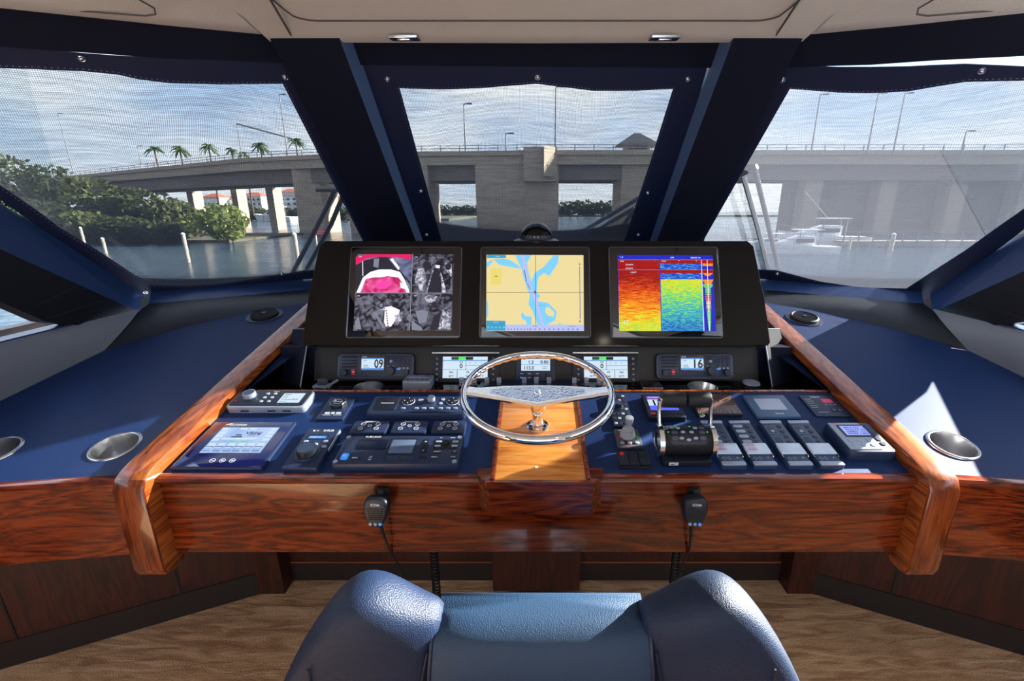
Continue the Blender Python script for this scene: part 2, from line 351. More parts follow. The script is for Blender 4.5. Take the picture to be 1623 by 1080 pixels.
# ------------------------------------------------------------------ sun shades
def shade(fr, sg, inner, outer, snaps, label, xform=lambda u: u, seams=None):
    t = thing('window_shade', label, 'window shade', fr.m)
    off = .016*sg
    I = [fr.loc(xform(u), v, off) for u, v in inner]; O = [fr.loc(xform(u), v, off) for u, v in outer]
    n = len(I); V = [(p.x, p.y, off) for p in I]+[(p.x, p.y, off) for p in O]+[(p.x, p.y, off-.004*sg) for p in I]+[(p.x, p.y, off-.004*sg) for p in O]
    Fc = []
    for i in range(n):
        j = (i+1) % n
        Fc += [(i, j, n+j, n+i), (2*n+i, 3*n+i, 3*n+j, 2*n+j), (i, 2*n+i, 2*n+j, j), (n+i, n+j, 3*n+j, 3*n+i)]
    mb = MB(M_BRD); mb.add(V, Fc); fixn(mb.build('border', t, 30))
    c = [sum(p.x for p in I)/n, sum(p.y for p in I)/n]
    mb = MB(M_MESH); mb.add([(c[0]+(p.x-c[0])*1.01, c[1]+(p.y-c[1])*1.01, off-.002*sg) for p in I], [tuple(range(n))]); mb.build('mesh_panel', t, 0)
    st = MB(mat('stitch', (190, 196, 214), .7))
    for a in range(n):
        b = (a+1) % n; p, q = I[a], I[b]; ln = (q-p).length; m = int(ln/.012)
        cc = Vector((c[0], c[1], 0))
        for k in range(m):
            w = p.lerp(q, (k+.5)/m); o_ = Vector((w.x, w.y, 0)); dd = (o_-cc).normalized()*.007; x, y = w.x+dd.x, w.y+dd.y; e = (q-p).normalized()*.0022
            st.add([(x-e.x-.0004, y-e.y-.0006, off+.0006*sg), (x+e.x-.0004, y+e.y-.0006, off+.0006*sg), (x+e.x+.0004, y+e.y+.0006, off+.0006*sg), (x-e.x+.0004, y-e.y+.0006, off+.0006*sg)], [(0, 1, 2, 3)])
    st.build('stitching', t, 0)
    for u, v in snaps:
        p = fr.loc(xform(u), v, off); mb = MB(M_CHR)
        m = Matrix.Translation((p.x, p.y, off)) @ Matrix.Scale(sg, 4, (0, 0, 1)); mb.T = m
        mb.lathe([(.0105, 0), (.0105, .002), (.009, .004), (.007, .004), (.006, .003), (.0055, .006), (.003, .009), (.0005, .0095)], n=20)
        fixn(mb.build('snap', t, 50))
# every outline: inner and outer lists index-matched
ci = [(633, 140), (665, 141), (700, 142), (760, 140), (810, 136), (850, 133), (890, 138), (940, 144), (1010, 144), (1067, 141), (1030, 260), (989, 382), (972, 436), (850, 440), (716, 436), (700, 382), (666, 260)]
cou = [(574, 101), (640, 104), (700, 104), (760, 105), (810, 105), (850, 106), (890, 106), (940, 106), (1010, 107), (1122, 104), (1076, 262), (1034, 384), (1016, 470), (850, 472), (684, 470), (662, 384), (620, 262)]
shade(WIN, sgC, ci, cou, [(614, 125), (852, 122), (1090, 125), (667, 303), (1027, 306), (1012, 372), (676, 372)], 'navy bordered mesh sun shade snapped over the centre windshield')
li = [(-120, 108), (0, 108), (60, 110), (130, 113), (185, 118), (220, 126), (270, 132), (350, 134), (448, 133), (572, 376), (596, 424), (480, 430), (437, 437), (360, 449), (300, 454), (243, 453), (215, 438), (155, 398), (100, 365), (50, 328), (0, 294), (-120, 205)]
lo = [(-120, 62), (0, 74), (60, 79), (130, 85), (185, 89), (220, 91), (270, 93), (350, 97), (476, 99), (622, 384), (650, 446), (488, 442), (440, 452), (360, 463), (300, 470), (232, 473), (190, 448), (135, 412), (80, 377), (40, 345), (0, 316), (-120, 225)]
shade(WL, sgL, li, lo, [(129, 92), (452, 122), (446, 434), (231, 463), ], 'navy bordered mesh sun shade over the left windshield, mangroves behind')
ri = [(1800, 120), (1680, 126), (1623, 128), (1530, 130), (1480, 138), (1440, 145), (1380, 148), (1330, 147), (1252, 141), (1118, 376), (1100, 424), (1230, 429), (1300, 447), (1340, 453), (1370, 457), (1437, 458), (1480, 430), (1530, 398), (1580, 362), (1623, 332), (1700, 280), (1800, 214)]
ro = [(1800, 98), (1680, 106), (1623, 106), (1530, 102), (1480, 104), (1440, 106), (1380, 107), (1330, 107), (1228, 103), (1078, 384), (1050, 446), (1212, 442), (1290, 462), (1340, 468), (1380, 474), (1462, 478), (1510, 448), (1560, 412), (1605, 378), (1640, 350), (1720, 296), (1820, 228)]
shade(WR, sgR, ri, ro, [(1556, 112), (1240, 126), (1232, 434), (1438, 467)], 'navy bordered mesh sun shade over the right windshield, light gap above')
# ------------------------------------------------------------------ window sill, raked side posts and side glazing
def lerp(a, b, k): return a+(b-a)*k
def sidewall(s):
    nm = 'left' if s < 0 else 'right'
    X = lambda u: u if s < 0 else 1700-u
    # sill strip under the window
    base = [Vector((s*.5, 2.72, ZC-.335)), Vector((s*.75, 2.58, ZC-.335)), Vector((s*1.70, 1.985, ZC-.345))]
    inn = [Vector((s*.5, 2.55, ZC-.375)), Vector((s*.75, 2.47, ZC-.375)), Vector((s*1.66, 1.915, ZC-.385))]
    deck = [CON.hit(X(600), 470), CON.hit(X(485), 480), CON.hit(X(390), 496), CON.hit(X(280), 522), CON.hit(X(165), 556)]
    mb = MB(M_SILL); V = base+inn; mb.add(V, [(0, 1, 4, 3), (1, 2, 5, 4)])
    low = [p-Vector((0, 0, .10)) for p in base]; mb.add(base+low, [(0, 1, 4, 3), (1, 2, 5, 4)])
    struct(mb.build('trim_%d' % (6 if s < 0 else 7), smooth=30))
    # padded leather roll between sill and deck
    I5 = [inn[0], inn[0].lerp(inn[2], .2), inn[0].lerp(inn[2], .5), inn[0].lerp(inn[2], .75), inn[2]]
    I5 = [inn[0], inn[1], inn[1].lerp(inn[2], .35), inn[1].lerp(inn[2], .68), inn[2]]
    mb = MB(M_BLK); rings = []
    for a, d in zip(I5, deck):
        nrm = Vector((-s*.25, -.45, .6)).normalized(); R = []
        for k in range(7):
            q = k/6; R.append(a.lerp(d, q)+nrm*.018*math.sin(math.pi*q))
        rings.append(R)
    mb.loft(rings, False, False)
    struct(mb.build('trim_%d' % (8 if s < 0 else 9), smooth=60))
    # side pad below side window
    sill = [Vector((s*1.70, 1.60, ZC-.405)), Vector((s*1.70, .3, ZC-.405)), Vector((s*1.70, -2.2, ZC-.405))]
    dk = [CON.hit(X(165), 556), CON.hit(X(0), 636), None, None]
    m2 = MB(mat('grey_leather', (112, 118, 130), .5, bump=(600, .3, .0008)))
    e1 = deck[-1]; e2 = dk[1]; e3 = Vector((e2.x+s*.02, .3, ZE-.12)); e4 = Vector((e3.x, -2.2, ZE-.12))
    top = [inn[2].copy(), sill[0], sill[0].lerp(sill[1], .35), sill[1], sill[2]]; bot = [e1, e1.lerp(e2, .3), e2, e3, e4]
    top[0] = Vector((s*1.655, 1.86, ZC-.395))
    rings = []
    for a, d in zip(top, bot):
        R = []
        for k in range(7): q = k/6; R.append(a.lerp(d, q)+Vector((-s*.02, 0, .012))*math.sin(math.pi*q))
        rings.append(R)
    m2.loft(rings, False, False); struct(m2.build('trim_%d' % (10 if s < 0 else 11), smooth=60))
    mb = MB(M_SILL); mb.box(min(s*1.70, s*1.76), -2.2, ZC-.415, max(s*1.70, s*1.76), 1.80, ZC-.40); struct(mb.build('trim_%d' % (12 if s < 0 else 13), smooth=0))
    # raked post: leather panel in plane x = const, with a blue jamb beside the windshield
    SP = Frame((s*1.69, 1.5, ZC), (0, 1, 0), (0, 0, 1))
    def hx(u, v, x): r = ray(X(u), v); t = s*x/r.x; return CAM+r*t
    P = [hx(225, 497, 1.69), hx(0, 395, 1.69), hx(-200, 309, 1.69), hx(-200, 400, 1.69), hx(0, 478, 1.69), hx(72, 510, 1.69), hx(160, 520, 1.69)]
    mb = MB(M_BLK); mb.add([tuple(p) for p in P]+[(p.x+s*.05, p.y, p.z) for p in P], [tuple(range(7)), tuple(range(13, 6, -1))]+[(i, (i+1) % 7, 7+(i+1) % 7, 7+i) for i in range(7)])
    fixn(struct(mb.build('trim_%d' % (14 if s < 0 else 15), smooth=20)))
    for k in (.35, .62):
        a = P[0].lerp(P[2], k*.55); b = P[5].lerp(P[3], (k-.30)*.55)
        MB(M_RUB).tube([a-Vector((s*.001, 0, 0)), b-Vector((s*.001, 0, 0))], .0015, 6).build('trim_%d' % (20+int(k*10)+(1 if s > 0 else 0)*20))['kind'] = 'structure'
    J = [hx(222, 497, 1.69), hx(0, 395, 1.69), hx(-200, 309, 1.69)]; K = [Vector((s*1.735, 1.985, ZC-.345)), hx(0, 322, 1.735), hx(-200, 222, 1.735)]
    mb = MB(M_SILL); mb.add([tuple(p) for p in J+K], [(0, 1, 4, 3), (1, 2, 5, 4)]); fixn(struct(mb.build('trim_%d' % (16 if s < 0 else 17), smooth=0)))
    # side glass & upper wall, lower wall
    mb = MB(M_GLASS); mb.box(min(s*1.745, s*1.75), -1.6, ZC-.40, max(s*1.745, s*1.75), 1.75, ROOF+.02); struct(mb.build('window_%d' % (4 if s < 0 else 5), smooth=0))
    mb = MB(M_HEAD); mb.box(min(s*1.74, s*1.80), -2.2, ROOF-.08, max(s*1.74, s*1.80), .95, ROOF+.03)
    mb.box(min(s*1.74, s*1.80), -2.2, 0, max(s*1.74, s*1.80), -1.6, ROOF)
    struct(mb.build('wall_'+nm, smooth=0))
    # lower wall closing the space beside the counters
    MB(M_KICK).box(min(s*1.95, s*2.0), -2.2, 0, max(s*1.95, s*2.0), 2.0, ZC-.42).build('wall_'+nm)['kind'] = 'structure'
for s in (-1, 1): sidewall(s)
wb = MB(M_HEAD); wb.box(-1.8, -2.2, 0, -1.55, -2.14, ROOF+.03); wb.box(1.55, -2.2, 0, 1.8, -2.14, ROOF+.03); wb.box(-1.55, -2.2, 1.94, 1.55, -2.14, ROOF+.03)
struct(wb.build('wall_back', smooth=0))
# square downlights in the headliner (behind the camera's view)
for x, y, lb in ((-1.12, .43, 'square white ceiling downlight over the left counter'), (1.07, .43, 'square white ceiling downlight over the right counter'), (.5, .05, 'square white ceiling downlight behind the helm chair, right of centre')):
    m = Matrix.Translation((x, y, ROOF+.016 if abs(x) < .8 else ROOF+.032))
    t = thing('ceiling_downlight', lb, 'ceiling light', m, 'square downlights in the headliner')
    MB(M_STEEL).box(-.034, -.034, -.006, .034, .034, .004).build('bezel', t, 0)
    MB(mat('lamp_lens', (255, 255, 255), .4, emit=(255, 238, 214), es=14)).box(-.024, -.024, -.009, .024, .024, -.005).build('lens', t, 0)
# ================================================================== CONSOLE
RX0, RX1 = .948, 1.024   # rail inner / outer
TRZ = -.6                # tray depth relative to camera
def helm():
    t = thing('helm_console', 'wide glossy cherry wood helm console with sloping navy dash', 'helm console', Matrix.Translation((0, 1.0, 0)))
    T = Matrix.Translation((0, -1.0, 0))
    def part(mb, name, sm=35, par=t): o = mb.build(name, par, sm); o.matrix_parent_inverse = T; return o
    cb = 1.366
    # dash top panel
    mb = MB(M_NAVY); mb.T = CON.m; L = CON.loc(850, 622).y
    mb.box(-RX0, .012, -.02, RX0, L, 0); part(mb, 'dash_panel', 0)
    mb = MB(M_RAIL); mb.T = CON.m; mb.slab(-RX0, L, RX0, L+.010, -.03, .004, .001, .002); part(mb, 'back_strip')
    # fascia with rounded nosing
    zt = ZE; zb = ZC-.8676*1.0
    prof = [(1.06, zb), (1.0, zb), (.999, zb+.002), (.999, zt-.016), (.990, zt-.012), (.986, zt-.005), (.990, zt+.002), (1.0, zt+.005), (1.013, zt+.004), (1.018, zt-.01), (1.06, zt-.01)]
    mb = MB(M_WOOD); mb.loft([[(x, y, z) for y, z in prof] for x in (-.99, 0, .99)]); fixn(part(mb, 'fascia'))
    # bump-out that carries the wheel plinth
    a0 = CON.loc(778, 744).x; a1 = CON.loc(934, 744).x
    mb = MB(M_WOOD); zz = ZE+.006
    P = [(a0-.028, .999), (a0, .965), (a1, .965), (a1+.028, .999)]
    mb.prism(P, ZE-.082, zz-.008)
    P2 = [(a0-.034, 1.02), (a0-.030, .992), (a0-.004, .957), (a1+.004, .957), (a1+.030, .992), (a1+.034, 1.02)]
    mb.prism(P2, zz-.010, zz+.008)
    fixn(part(mb, 'wheel_bump_out'))
    # plinth on the dash
    mb = MB(M_PLIN); mb.T = CON.m; q0, q1 = CON.loc(787, 742).x, CON.loc(925, 742).x
    mb.slab(q0, -.03, q1, L+.005, 0, .022, .002, .002)
    mb.mat(M_WOOD); mb.slab(q0-.010, -.03, q0, L+.004, 0, .026, .001, .002); mb.slab(q1, -.03, q1+.010, L+.004, 0, .026, .001, .002)
    mb.mat(M_CHR); mb.cyl((q0+(q1-q0)*.46, .012, .022), .004, .001)
    part(mb, 'wheel_plinth')
    # tray well behind the dash
    mb = MB(M_GLOSS)
    z0 = ZC+TRZ
    mb.box(-RX0, 1.36, z0-.02, RX0, 1.62, z0); part(mb, 'tray', 0)
    mb = MB(M_PLAS); mb.box(-.20, 1.40, z0, .25, 1.56, z0+.004); part(mb, 'switch_plate', 0)
    # radio backboard
    mb = MB(M_BLK); mb.T = RAD.m; mb.box(-.815, -.0, -.02, .815, .16, 0); part(mb, 'instrument_backboard', 0)
    # side walls of the well
    for s in (-1, 1):
        mb = MB(M_GLOSS); x0, x1 = sorted((s*(RX0+.004), s*(RX0-.004))); mb.add([(x, y, z) for x in (x0, x1) for y, z in ((1.36, z0), (2.0, z0), (2.0, ZC-.42), (1.36, ZC-.56))], [(0, 1, 2, 3), (7, 6, 5, 4), (0, 4, 5, 1), (1, 5, 6, 2), (2, 6, 7, 3), (3, 7, 4, 0)])
        part(mb, 'well_side', 0)
        # dark gloss wing beside the display housing with a bright edge
        mb = MB(M_SUED); x = s*.86
        P = [(s*.835, 1.50, z0), (s*.835, 1.62, ZC-.42), (s*.94, 1.70, ZC-.44), (s*.94, 1.56, z0)]
        mb.quad(P); mb.mat(M_SILV); mb.tube([P[0], P[1], P[2]], .0022, 6); part(mb, 'well_wing')
    # rails
    for s in (-1, 1):
        y0 = .968
        def top(y): return ZE+(y-1.0)*math.tan(SL)+.036
        outl = [(2.02, top(2.02)), (1.02, top(1.02)), (.985, top(.985)-.003), (.962, top(.985)-.016), (.950, top(.985)-.042), (.948, ZC-.88), (.956, ZC-.900), (.975, ZC-.908), (1.005, ZC-.908), (1.02, ZC-.90), (1.025, ZC-.86), (1.03, ZE-.09), (1.05, ZE-.04), (2.02, top(2.02)-.09)]
        n = len(outl); cy = sum(p[0] for p in outl)/n
        def ring(x, d):
            R = []
            for i, (y, z) in enumerate(outl):
                a = Vector(outl[i-1]); b = Vector(outl[(i+1) % n]); tt = (b-a).normalized(); nn = Vector((-tt.y, tt.x))
                R.append((x, y+nn.x*d, z+nn.y*d))
            return R
        a, b = (RX0, RX1)
        cand = [ring(s*a, .006), ring(s*(a+.0018), .0018), ring(s*(a+.006), 0), ring(s*(b-.006), 0), ring(s*(b-.0018), .0018), ring(s*b, .006)]
        # pick inset direction
        if cand[0][1][2] > cand[2][1][2]: cand = [ring(s*a, -.006), ring(s*(a+.0018), -.0018), ring(s*(a+.006), 0), ring(s*(b-.006), 0), ring(s*(b-.0018), -.0018), ring(s*b, -.006)]
        mb = MB(M_RAIL); mb.loft(cand); o = fixn(part(mb, 'side_rail', 40)); o.data.materials.append(M_RAILZ)
        for p in o.data.polygons:
            if p.center.y < .97 or all(o.data.vertices[i].co.z < ZE+.01 and o.data.vertices[i].co.y < 1.04 for i in p.vertices): p.material_index = 1
    mb = MB(M_SUED); mb.box(-.94, 1.64, ZC-.52, .94, 2.66, ZC-.485); part(mb, 'forward_shelf', 0)
    mb = MB(M_SUED); mb.box(-.82, 1.64, ZC-.62, .82, 1.66, ZC-.44); [mb.box(min(q*.81, q*.944), 1.60, z0, max(q*.81, q*.944), 1.66, ZC-.485) for q in (-1, 1)]; part(mb, 'instrument_back', 0)
    # underside and kick boards
    zf = ZC-.8676
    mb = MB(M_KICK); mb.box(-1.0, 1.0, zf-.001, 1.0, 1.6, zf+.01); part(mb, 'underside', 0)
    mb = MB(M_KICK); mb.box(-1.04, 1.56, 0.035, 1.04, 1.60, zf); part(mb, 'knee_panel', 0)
    mb = MB(mat('kick_dark', (22, 7, 4), .6)); mb.box(-1.04, 1.555, 0, 1.04, 1.60, .09); part(mb, 'toe_kick', 0)  # toe board in a darker brown than the knee panel
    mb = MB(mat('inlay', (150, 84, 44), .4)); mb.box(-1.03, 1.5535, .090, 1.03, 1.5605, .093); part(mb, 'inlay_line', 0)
    for u0, u1 in ((783, 917), (408, 462), (1237, 1288)):
        fl = Frame((0, 1.545, 0), (1, 0, 0), (0, 0, 1)); x0, x1 = fl.loc(u0, 915).x, fl.loc(u1, 915).x
        yb = 1.50 if u0 == 783 else 1.485
        mb = MB(M_KICK); mb.slab(0, 0, 1, 1, 0, 1, .001, .001) if False else mb.box(x0, yb, 0, x1, 1.58, zf+.005); part(mb, 'support_post', 0)
    return t
HELM = helm()
def display_pod():
    t = thing('display_housing', 'tilted glossy black housing holding the three large displays', 'display housing', SUR.m)
    H = (Vector((0, .158, .348))).length
    wb_ = (850-478)/F*1.586; wt = (850-510)/F*1.642
    P = [(-wb_, .012), (-wb_+.01, 0), (wb_-.01, 0), (wb_, .012), (wb_-.008, .16), (wt+.01, H-.02), (wt-.01, H), (-wt+.01, H), (-wt-.01, H-.02), (-wb_+.008, .16)]
    n = len(P); rings = []
    for z, k in ((-.16, .97), (-.004, 1), (0, .996)): rings.append([(x*k, H/2+(y-H/2)*k, z) for x, y in P])
    mb = MB(M_GLOSS); mb.loft(rings); fixn(mb.build('shell', t, 30))
    return t
display_pod()
# side counters: navy tops, wooden fronts, angled cabinets
def counter(s):
    nm = 'left' if s < 0 else 'right'; X = lambda u: u if s < 0 else 1700-u
    t = thing('side_counter', 'navy leather topped wooden side counter %s of the helm console' % nm, 'counter', Matrix.Translation((s*1.3, 1.0, 0)))
    T = Matrix.Translation((-s*1.3, -1.0, 0))
    def part(mb, name, sm=35): o = mb.build(name, t, sm); o.matrix_parent_inverse = T; return o
    def h(u, v): return CON.hit(X(u), v)
    def dz(x, y): return ZE+(y-1.0)*math.tan(SL)
    f0 = (s*(RX1-.01), 1.0); f1 = (s*1.315, .973); f2 = (s*1.72, .90)
    back = [h(600, 468), h(485, 479), h(390, 495), h(280, 521), h(165, 555), h(0, 635)]
    pts = [Vector((f0[0], f0[1], dz(*f0))), Vector((f1[0], f1[1], dz(*f1))), Vector((f2[0], f2[1], dz(*f2)))]+[Vector((b.x+(s*.02), b.y+.02, dz(0, b.y+.02))) for b in reversed(back)]
    pts.append(Vector((s*(RX1-.01), back[0].y+.1, dz(0, back[0].y+.1))))
    n = len(pts); mb = MB(M_NAVY); mb.T = CON.m; q = [CON.i @ p for p in pts]; P = [(p.x, p.y) for p in q]
    if sum(P[i][0]*P[(i+1) % n][1]-P[(i+1) % n][0]*P[i][1] for i in range(n)) < 0: P = P[::-1]
    for cu, cv in (((183, 708), (-10, 716)) if s < 0 else ((1510, 706),)):
        c_ = CON.loc(cu, cv); j = min(range(len(P)), key=lambda i: (P[i][0]-c_.x)**2+(P[i][1]-c_.y)**2 if P[i][1] < .03 else 99); a_ = math.atan2(P[j][1]-c_.y, P[j][0]-c_.x)
        circ = [(c_.x+.056*math.cos(a_-2*math.pi*i/36), c_.y+.056*math.sin(a_-2*math.pi*i/36)) for i in range(37)]
        P = P[:j+1]+circ+P[j:]
    import mathutils
    tri = mathutils.geometry.tessellate_polygon([[Vector((x, y, 0)) for x, y in P]]); N_ = len(P)
    mb.add([(x, y, 0) for x, y in P]+[(x, y, -.03) for x, y in P], [tuple(f) for f in tri]+[(i, i+N_, (i+1) % N_+N_, (i+1) % N_) for i in range(N_)])
    part(mb, 'counter_top', 0)
    zb = ZC-.8676+.0
    prof = [(.05, -.228), (0, -.228), (-.001, -.016), (-.010, -.012), (-.013, -.005), (-.009, .002), (0, .004), (.012, .003), (.02, -.01), (.05, -.01)]
    mb = MB(M_WOOD); rings = []
    for x, y in (f0, f1, f2): rings.append([(x, y+a, dz(x, y)+b) for a, b in prof])
    mb.loft(rings); fixn(part(mb, 'front_fascia'))
    # angled cabinet below
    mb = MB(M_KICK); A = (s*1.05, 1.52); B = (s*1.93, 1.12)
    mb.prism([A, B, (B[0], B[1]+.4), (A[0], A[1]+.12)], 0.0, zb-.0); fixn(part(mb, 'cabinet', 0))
    mb = MB(mat('kick_dark')); d = Vector((B[0]-A[0], B[1]-A[1])).normalized(); nn = Vector((d.y, -d.x)); nn = nn if nn.y < 0 else -nn
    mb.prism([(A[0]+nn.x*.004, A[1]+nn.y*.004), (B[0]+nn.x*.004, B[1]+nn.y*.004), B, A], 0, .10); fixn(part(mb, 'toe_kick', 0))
    for k in (.33, .80):
        mb = MB(M_RUB); p = Vector(A).lerp(Vector(B), k); mb.prism([(p.x+nn.x*.003, p.y+nn.y*.003), (p.x+nn.x*.003+d.x*.006, p.y+nn.y*.003+d.y*.006), (p.x+d.x*.006, p.y+d.y*.006), (p.x, p.y)], .10, zb)
        fixn(part(mb, 'door_gap', 0))
    mb = MB(M_KICK); mb.box(min(s*1.03, s*1.93), 1.0, zb-.001, max(s*1.0, s*1.93), 1.6, zb+.008); part(mb, 'underside', 0)
    # deck-mounted fixtures
counter(-1); counter(1)
def cup_holder(fr, u, v, r, label, depth=.07, grp=None):
    p = fr.loc(u, v); t = thing('cup_holder', label, 'cup holder', fr.at(p.x, p.y, 0), grp)
    MB(M_STEEL).lathe([(r*.90, .0035), (r*.93, .005), (r*1.0, .0045), (r*1.05, .001), (r*1.05, 0)], n=40).build('rim', t, 60)
    MB(M_STEEL).lathe([(r*.90, .0035), (r*.88, -.005), (r*.80, -depth), (r*.5, -depth-.004), (0.0005, -depth-.004)], n=40).build('cup', t, 60)
    return t, p
def cut_hole(objn, centers):
    pass
CUPS = []
CUPS.append(cup_holder(CON, 183, 708, .058, 'round steel cup holder set in the left counter, nearest the wooden rail'))
CUPS.append(cup_holder(CON, -10, 716, .058, 'round steel cup holder cut by the left edge of the photo'))
CUPS.append(cup_holder(CON, 1510, 706, .058, 'round steel cup holder in the right counter beside the rail'))
CUPT = [cup_holder(TRAY, 584, 614, .050, 'steel cup holder in the tray below the left radio', .04), cup_holder(TRAY, 1113, 614, .050, 'steel cup holder in the tray below the right radio', .04)]
# cut the holes into counter tops and tray with boolean on meshes
def holes(obj, mats, r, h):
    for m in mats:
        mb = MB(M_NAVY); mb.T = m; mb.cyl((0, 0, -h), r, 2*h, n=40); c = fixn(mb.build('cutter', None, 0))
        md = obj.modifiers.new('h', 'BOOLEAN'); md.operation = 'DIFFERENCE'; md.object = c; md.solver = 'EXACT'
        dg = bpy.context.evaluated_depsgraph_get(); dg.update(); me = bpy.data.meshes.new_from_object(obj.evaluated_get(dg))
        obj.modifiers.clear(); obj.data = me; bpy.data.objects.remove(c, do_unlink=True)
bpy.context.view_layer.update()
for o in list(bpy.data.objects):
    if o.name == 'tray': holes(o, [c[0].matrix_world.copy() for c in CUPT], .047, .05)
# round air vents on the counters
for u, v, lb in ((420, 501, 'round black louvred air vent at the back of the left counter'), (1274, 506, 'round black louvred air vent at the back of the right counter')):
    p = CON.loc(u, v); t = thing('air_vent', lb, 'air vent', CON.at(p.x, p.y, .0), 'round defroster vents')
    MB(M_PLAS).lathe([(.072, 0), (.072, .003), (.054, .004), (.054, 0)], n=40).build('base_ring', t, 50)
    MB(M_RUB).lathe([(.056, 0), (.056, .012), (.050, .016), (.046, .012), (.046, .002), (.0005, .002)], n=40).build('bezel', t, 50)
    mb = MB(M_PLASD)
    for k in range(-3, 4):
        w = math.sqrt(.047**2-(k*.013)**2); mb.add([(-w, k*.013-.005, .004), (w, k*.013-.005, .004), (w, k*.013+.003, .013), (-w, k*.013+.003, .013), (-w, k*.013-.003, .004), (w, k*.013-.003, .004), (w, k*.013+.005, .013), (-w, k*.013+.005, .013)], [(0, 1, 2, 3), (7, 6, 5, 4), (0, 3, 7, 4), (1, 5, 6, 2), (3, 2, 6, 7), (0, 4, 5, 1)])
    mb.build('louvre', t, 0)
    MB(M_KEY).cyl((0, 0, .012), .008, .006).build('knob', t)
#@@DEVICES
# ================================================================== INSTRUMENTS
def Zf(x0, y0, k): return lambda x, y: (x0+x/k, y0+y/k)
z1 = Zf(470, 370, 4.271); z2 = Zf(840, 370, 4.271); z3 = Zf(240, 600, 5.41); z4 = Zf(500, 600, 5.796); z5 = Zf(720, 540, 4.907); z6 = Zf(950, 600, 6.492); z7 = Zf(1120, 600, 5.072); z8 = Zf(520, 545, 6.242)
class Dev:
    """device lying on a frame; the corner pixels give the outline of its top face"""
    def __init__(s, fr, name, label, cat, bl, br, vt, h, grp=None, z=None):
        s.z = z or (lambda x, y: (x, y)); a = fr.loc(*s.z(*bl), h); b = fr.loc(*s.z(*br), h); c = fr.loc(*s.z(0, vt), h)
        c = fr.loc(s.z(*bl)[0], s.z(0, vt)[1], h)
        s.x0, s.x1, s.y0, s.y1 = a.x, b.x, (a.y+b.y)/2, c.y; s.cx = (s.x0+s.x1)/2; s.cy = (s.y0+s.y1)/2
        s.w = (s.x1-s.x0)/2; s.d = (s.y1-s.y0)/2; s.fr = fr; s.h = h; s.t = thing(name, label, cat, fr.at(s.cx, s.cy, 0), grp)
    def q(s, x, y):
        p = s.fr.loc(*s.z(x, y), s.h); return (p.x-s.cx, p.y-s.cy)
    def body(s, m, r=.004, ch=.002, grow=0, name='body', z0=0, taper=0):
        return MB(m).slab(-s.w-grow, -s.d-grow, s.w+grow, s.d+grow, z0, s.h, r, ch, taper).build(name, s.t)
    def rect(s, mb, a, b, dz=.0004):   # a bottom-left, b top-right in zoom coordinates
        p = s.q(*a); q = s.q(*b); mb.poly([(p[0], p[1]), (q[0], p[1]), (q[0], q[1]), (p[0], q[1])], s.h+dz); return p+q
def knob(par, c, r, h, m=None, name='knob', grip=18, top=None, skirt=0):
    m = m or M_PLASD; mb = MB(m); n = grip*2; rings = []
    if skirt: mb.mat(M_KEY); mb.cyl(c, r+skirt, h*.16, n=28); mb.mat(m)
    for k, (f, z) in enumerate(((1, 0), (1, h*.75), (.93, h), (.05, h))):
        rings.append([(c[0]+r*f*(1-.05*(i % 2)*(k < 2))*math.cos(2*math.pi*i/n), c[1]+r*f*(1-.05*(i % 2)*(k < 2))*math.sin(2*math.pi*i/n), c[2]+z) for i in range(n)])
    mb.loft(rings)
    mb.mat(top or M_KEY); mb.cyl((c[0], c[1], c[2]+h), r*.82, .0006, n=24)
    return mb.build(name, par)
def button(par, x, y, w, d, z, m=None, h=.002, name='button', r=.0015):
    return MB(m or M_KEY).slab(x-w/2, y-d/2, x+w/2, y+d/2, z, z+h, min(r, w/2.1, d/2.1), min(.0006, h/2)).build(name, par)
def rbutton(par, x, y, r, z, m=None, h=.002, name='button'):
    return MB(m or M_KEY).lathe([(r, 0), (r, h*.6), (r*.85, h), (.0003, h)], (x, y, z), 16).build(name, par)
E_WHITE = emat('white', (186, 206, 222), .85); E_BLUE = emat('blue', (40, 120, 200), .9); E_INK = emat('ink', (16, 22, 30), .8)
E_TAN = emat('land', (214, 198, 142), .85); E_SEA = emat('sea', (110, 184, 226), .9); E_GRN = emat('green', (60, 200, 60), 1); E_DGRN = emat('dark_green', (14, 70, 40), .8)
E_DBL = emat('deep_blue', (26, 34, 180), .8); E_CAM = emat('camera_dark', (34, 34, 48), .8); E_LILAC = emat('lilac', (170, 180, 226), .8); E_PINK = emat('pink', (232, 60, 150), .9); E_RED = emat('red', (170, 10, 10), .62)
E_PALE = emat('pale', (238, 222, 236), .9); E_GREYD = emat('camera_grey', (120, 124, 140), .8); E_MAG = emat('magenta', (200, 24, 90), .9); E_TEAL = emat('teal', (44, 140, 180), .9); E_OLIVE = emat('olive', (206, 190, 100), .9)
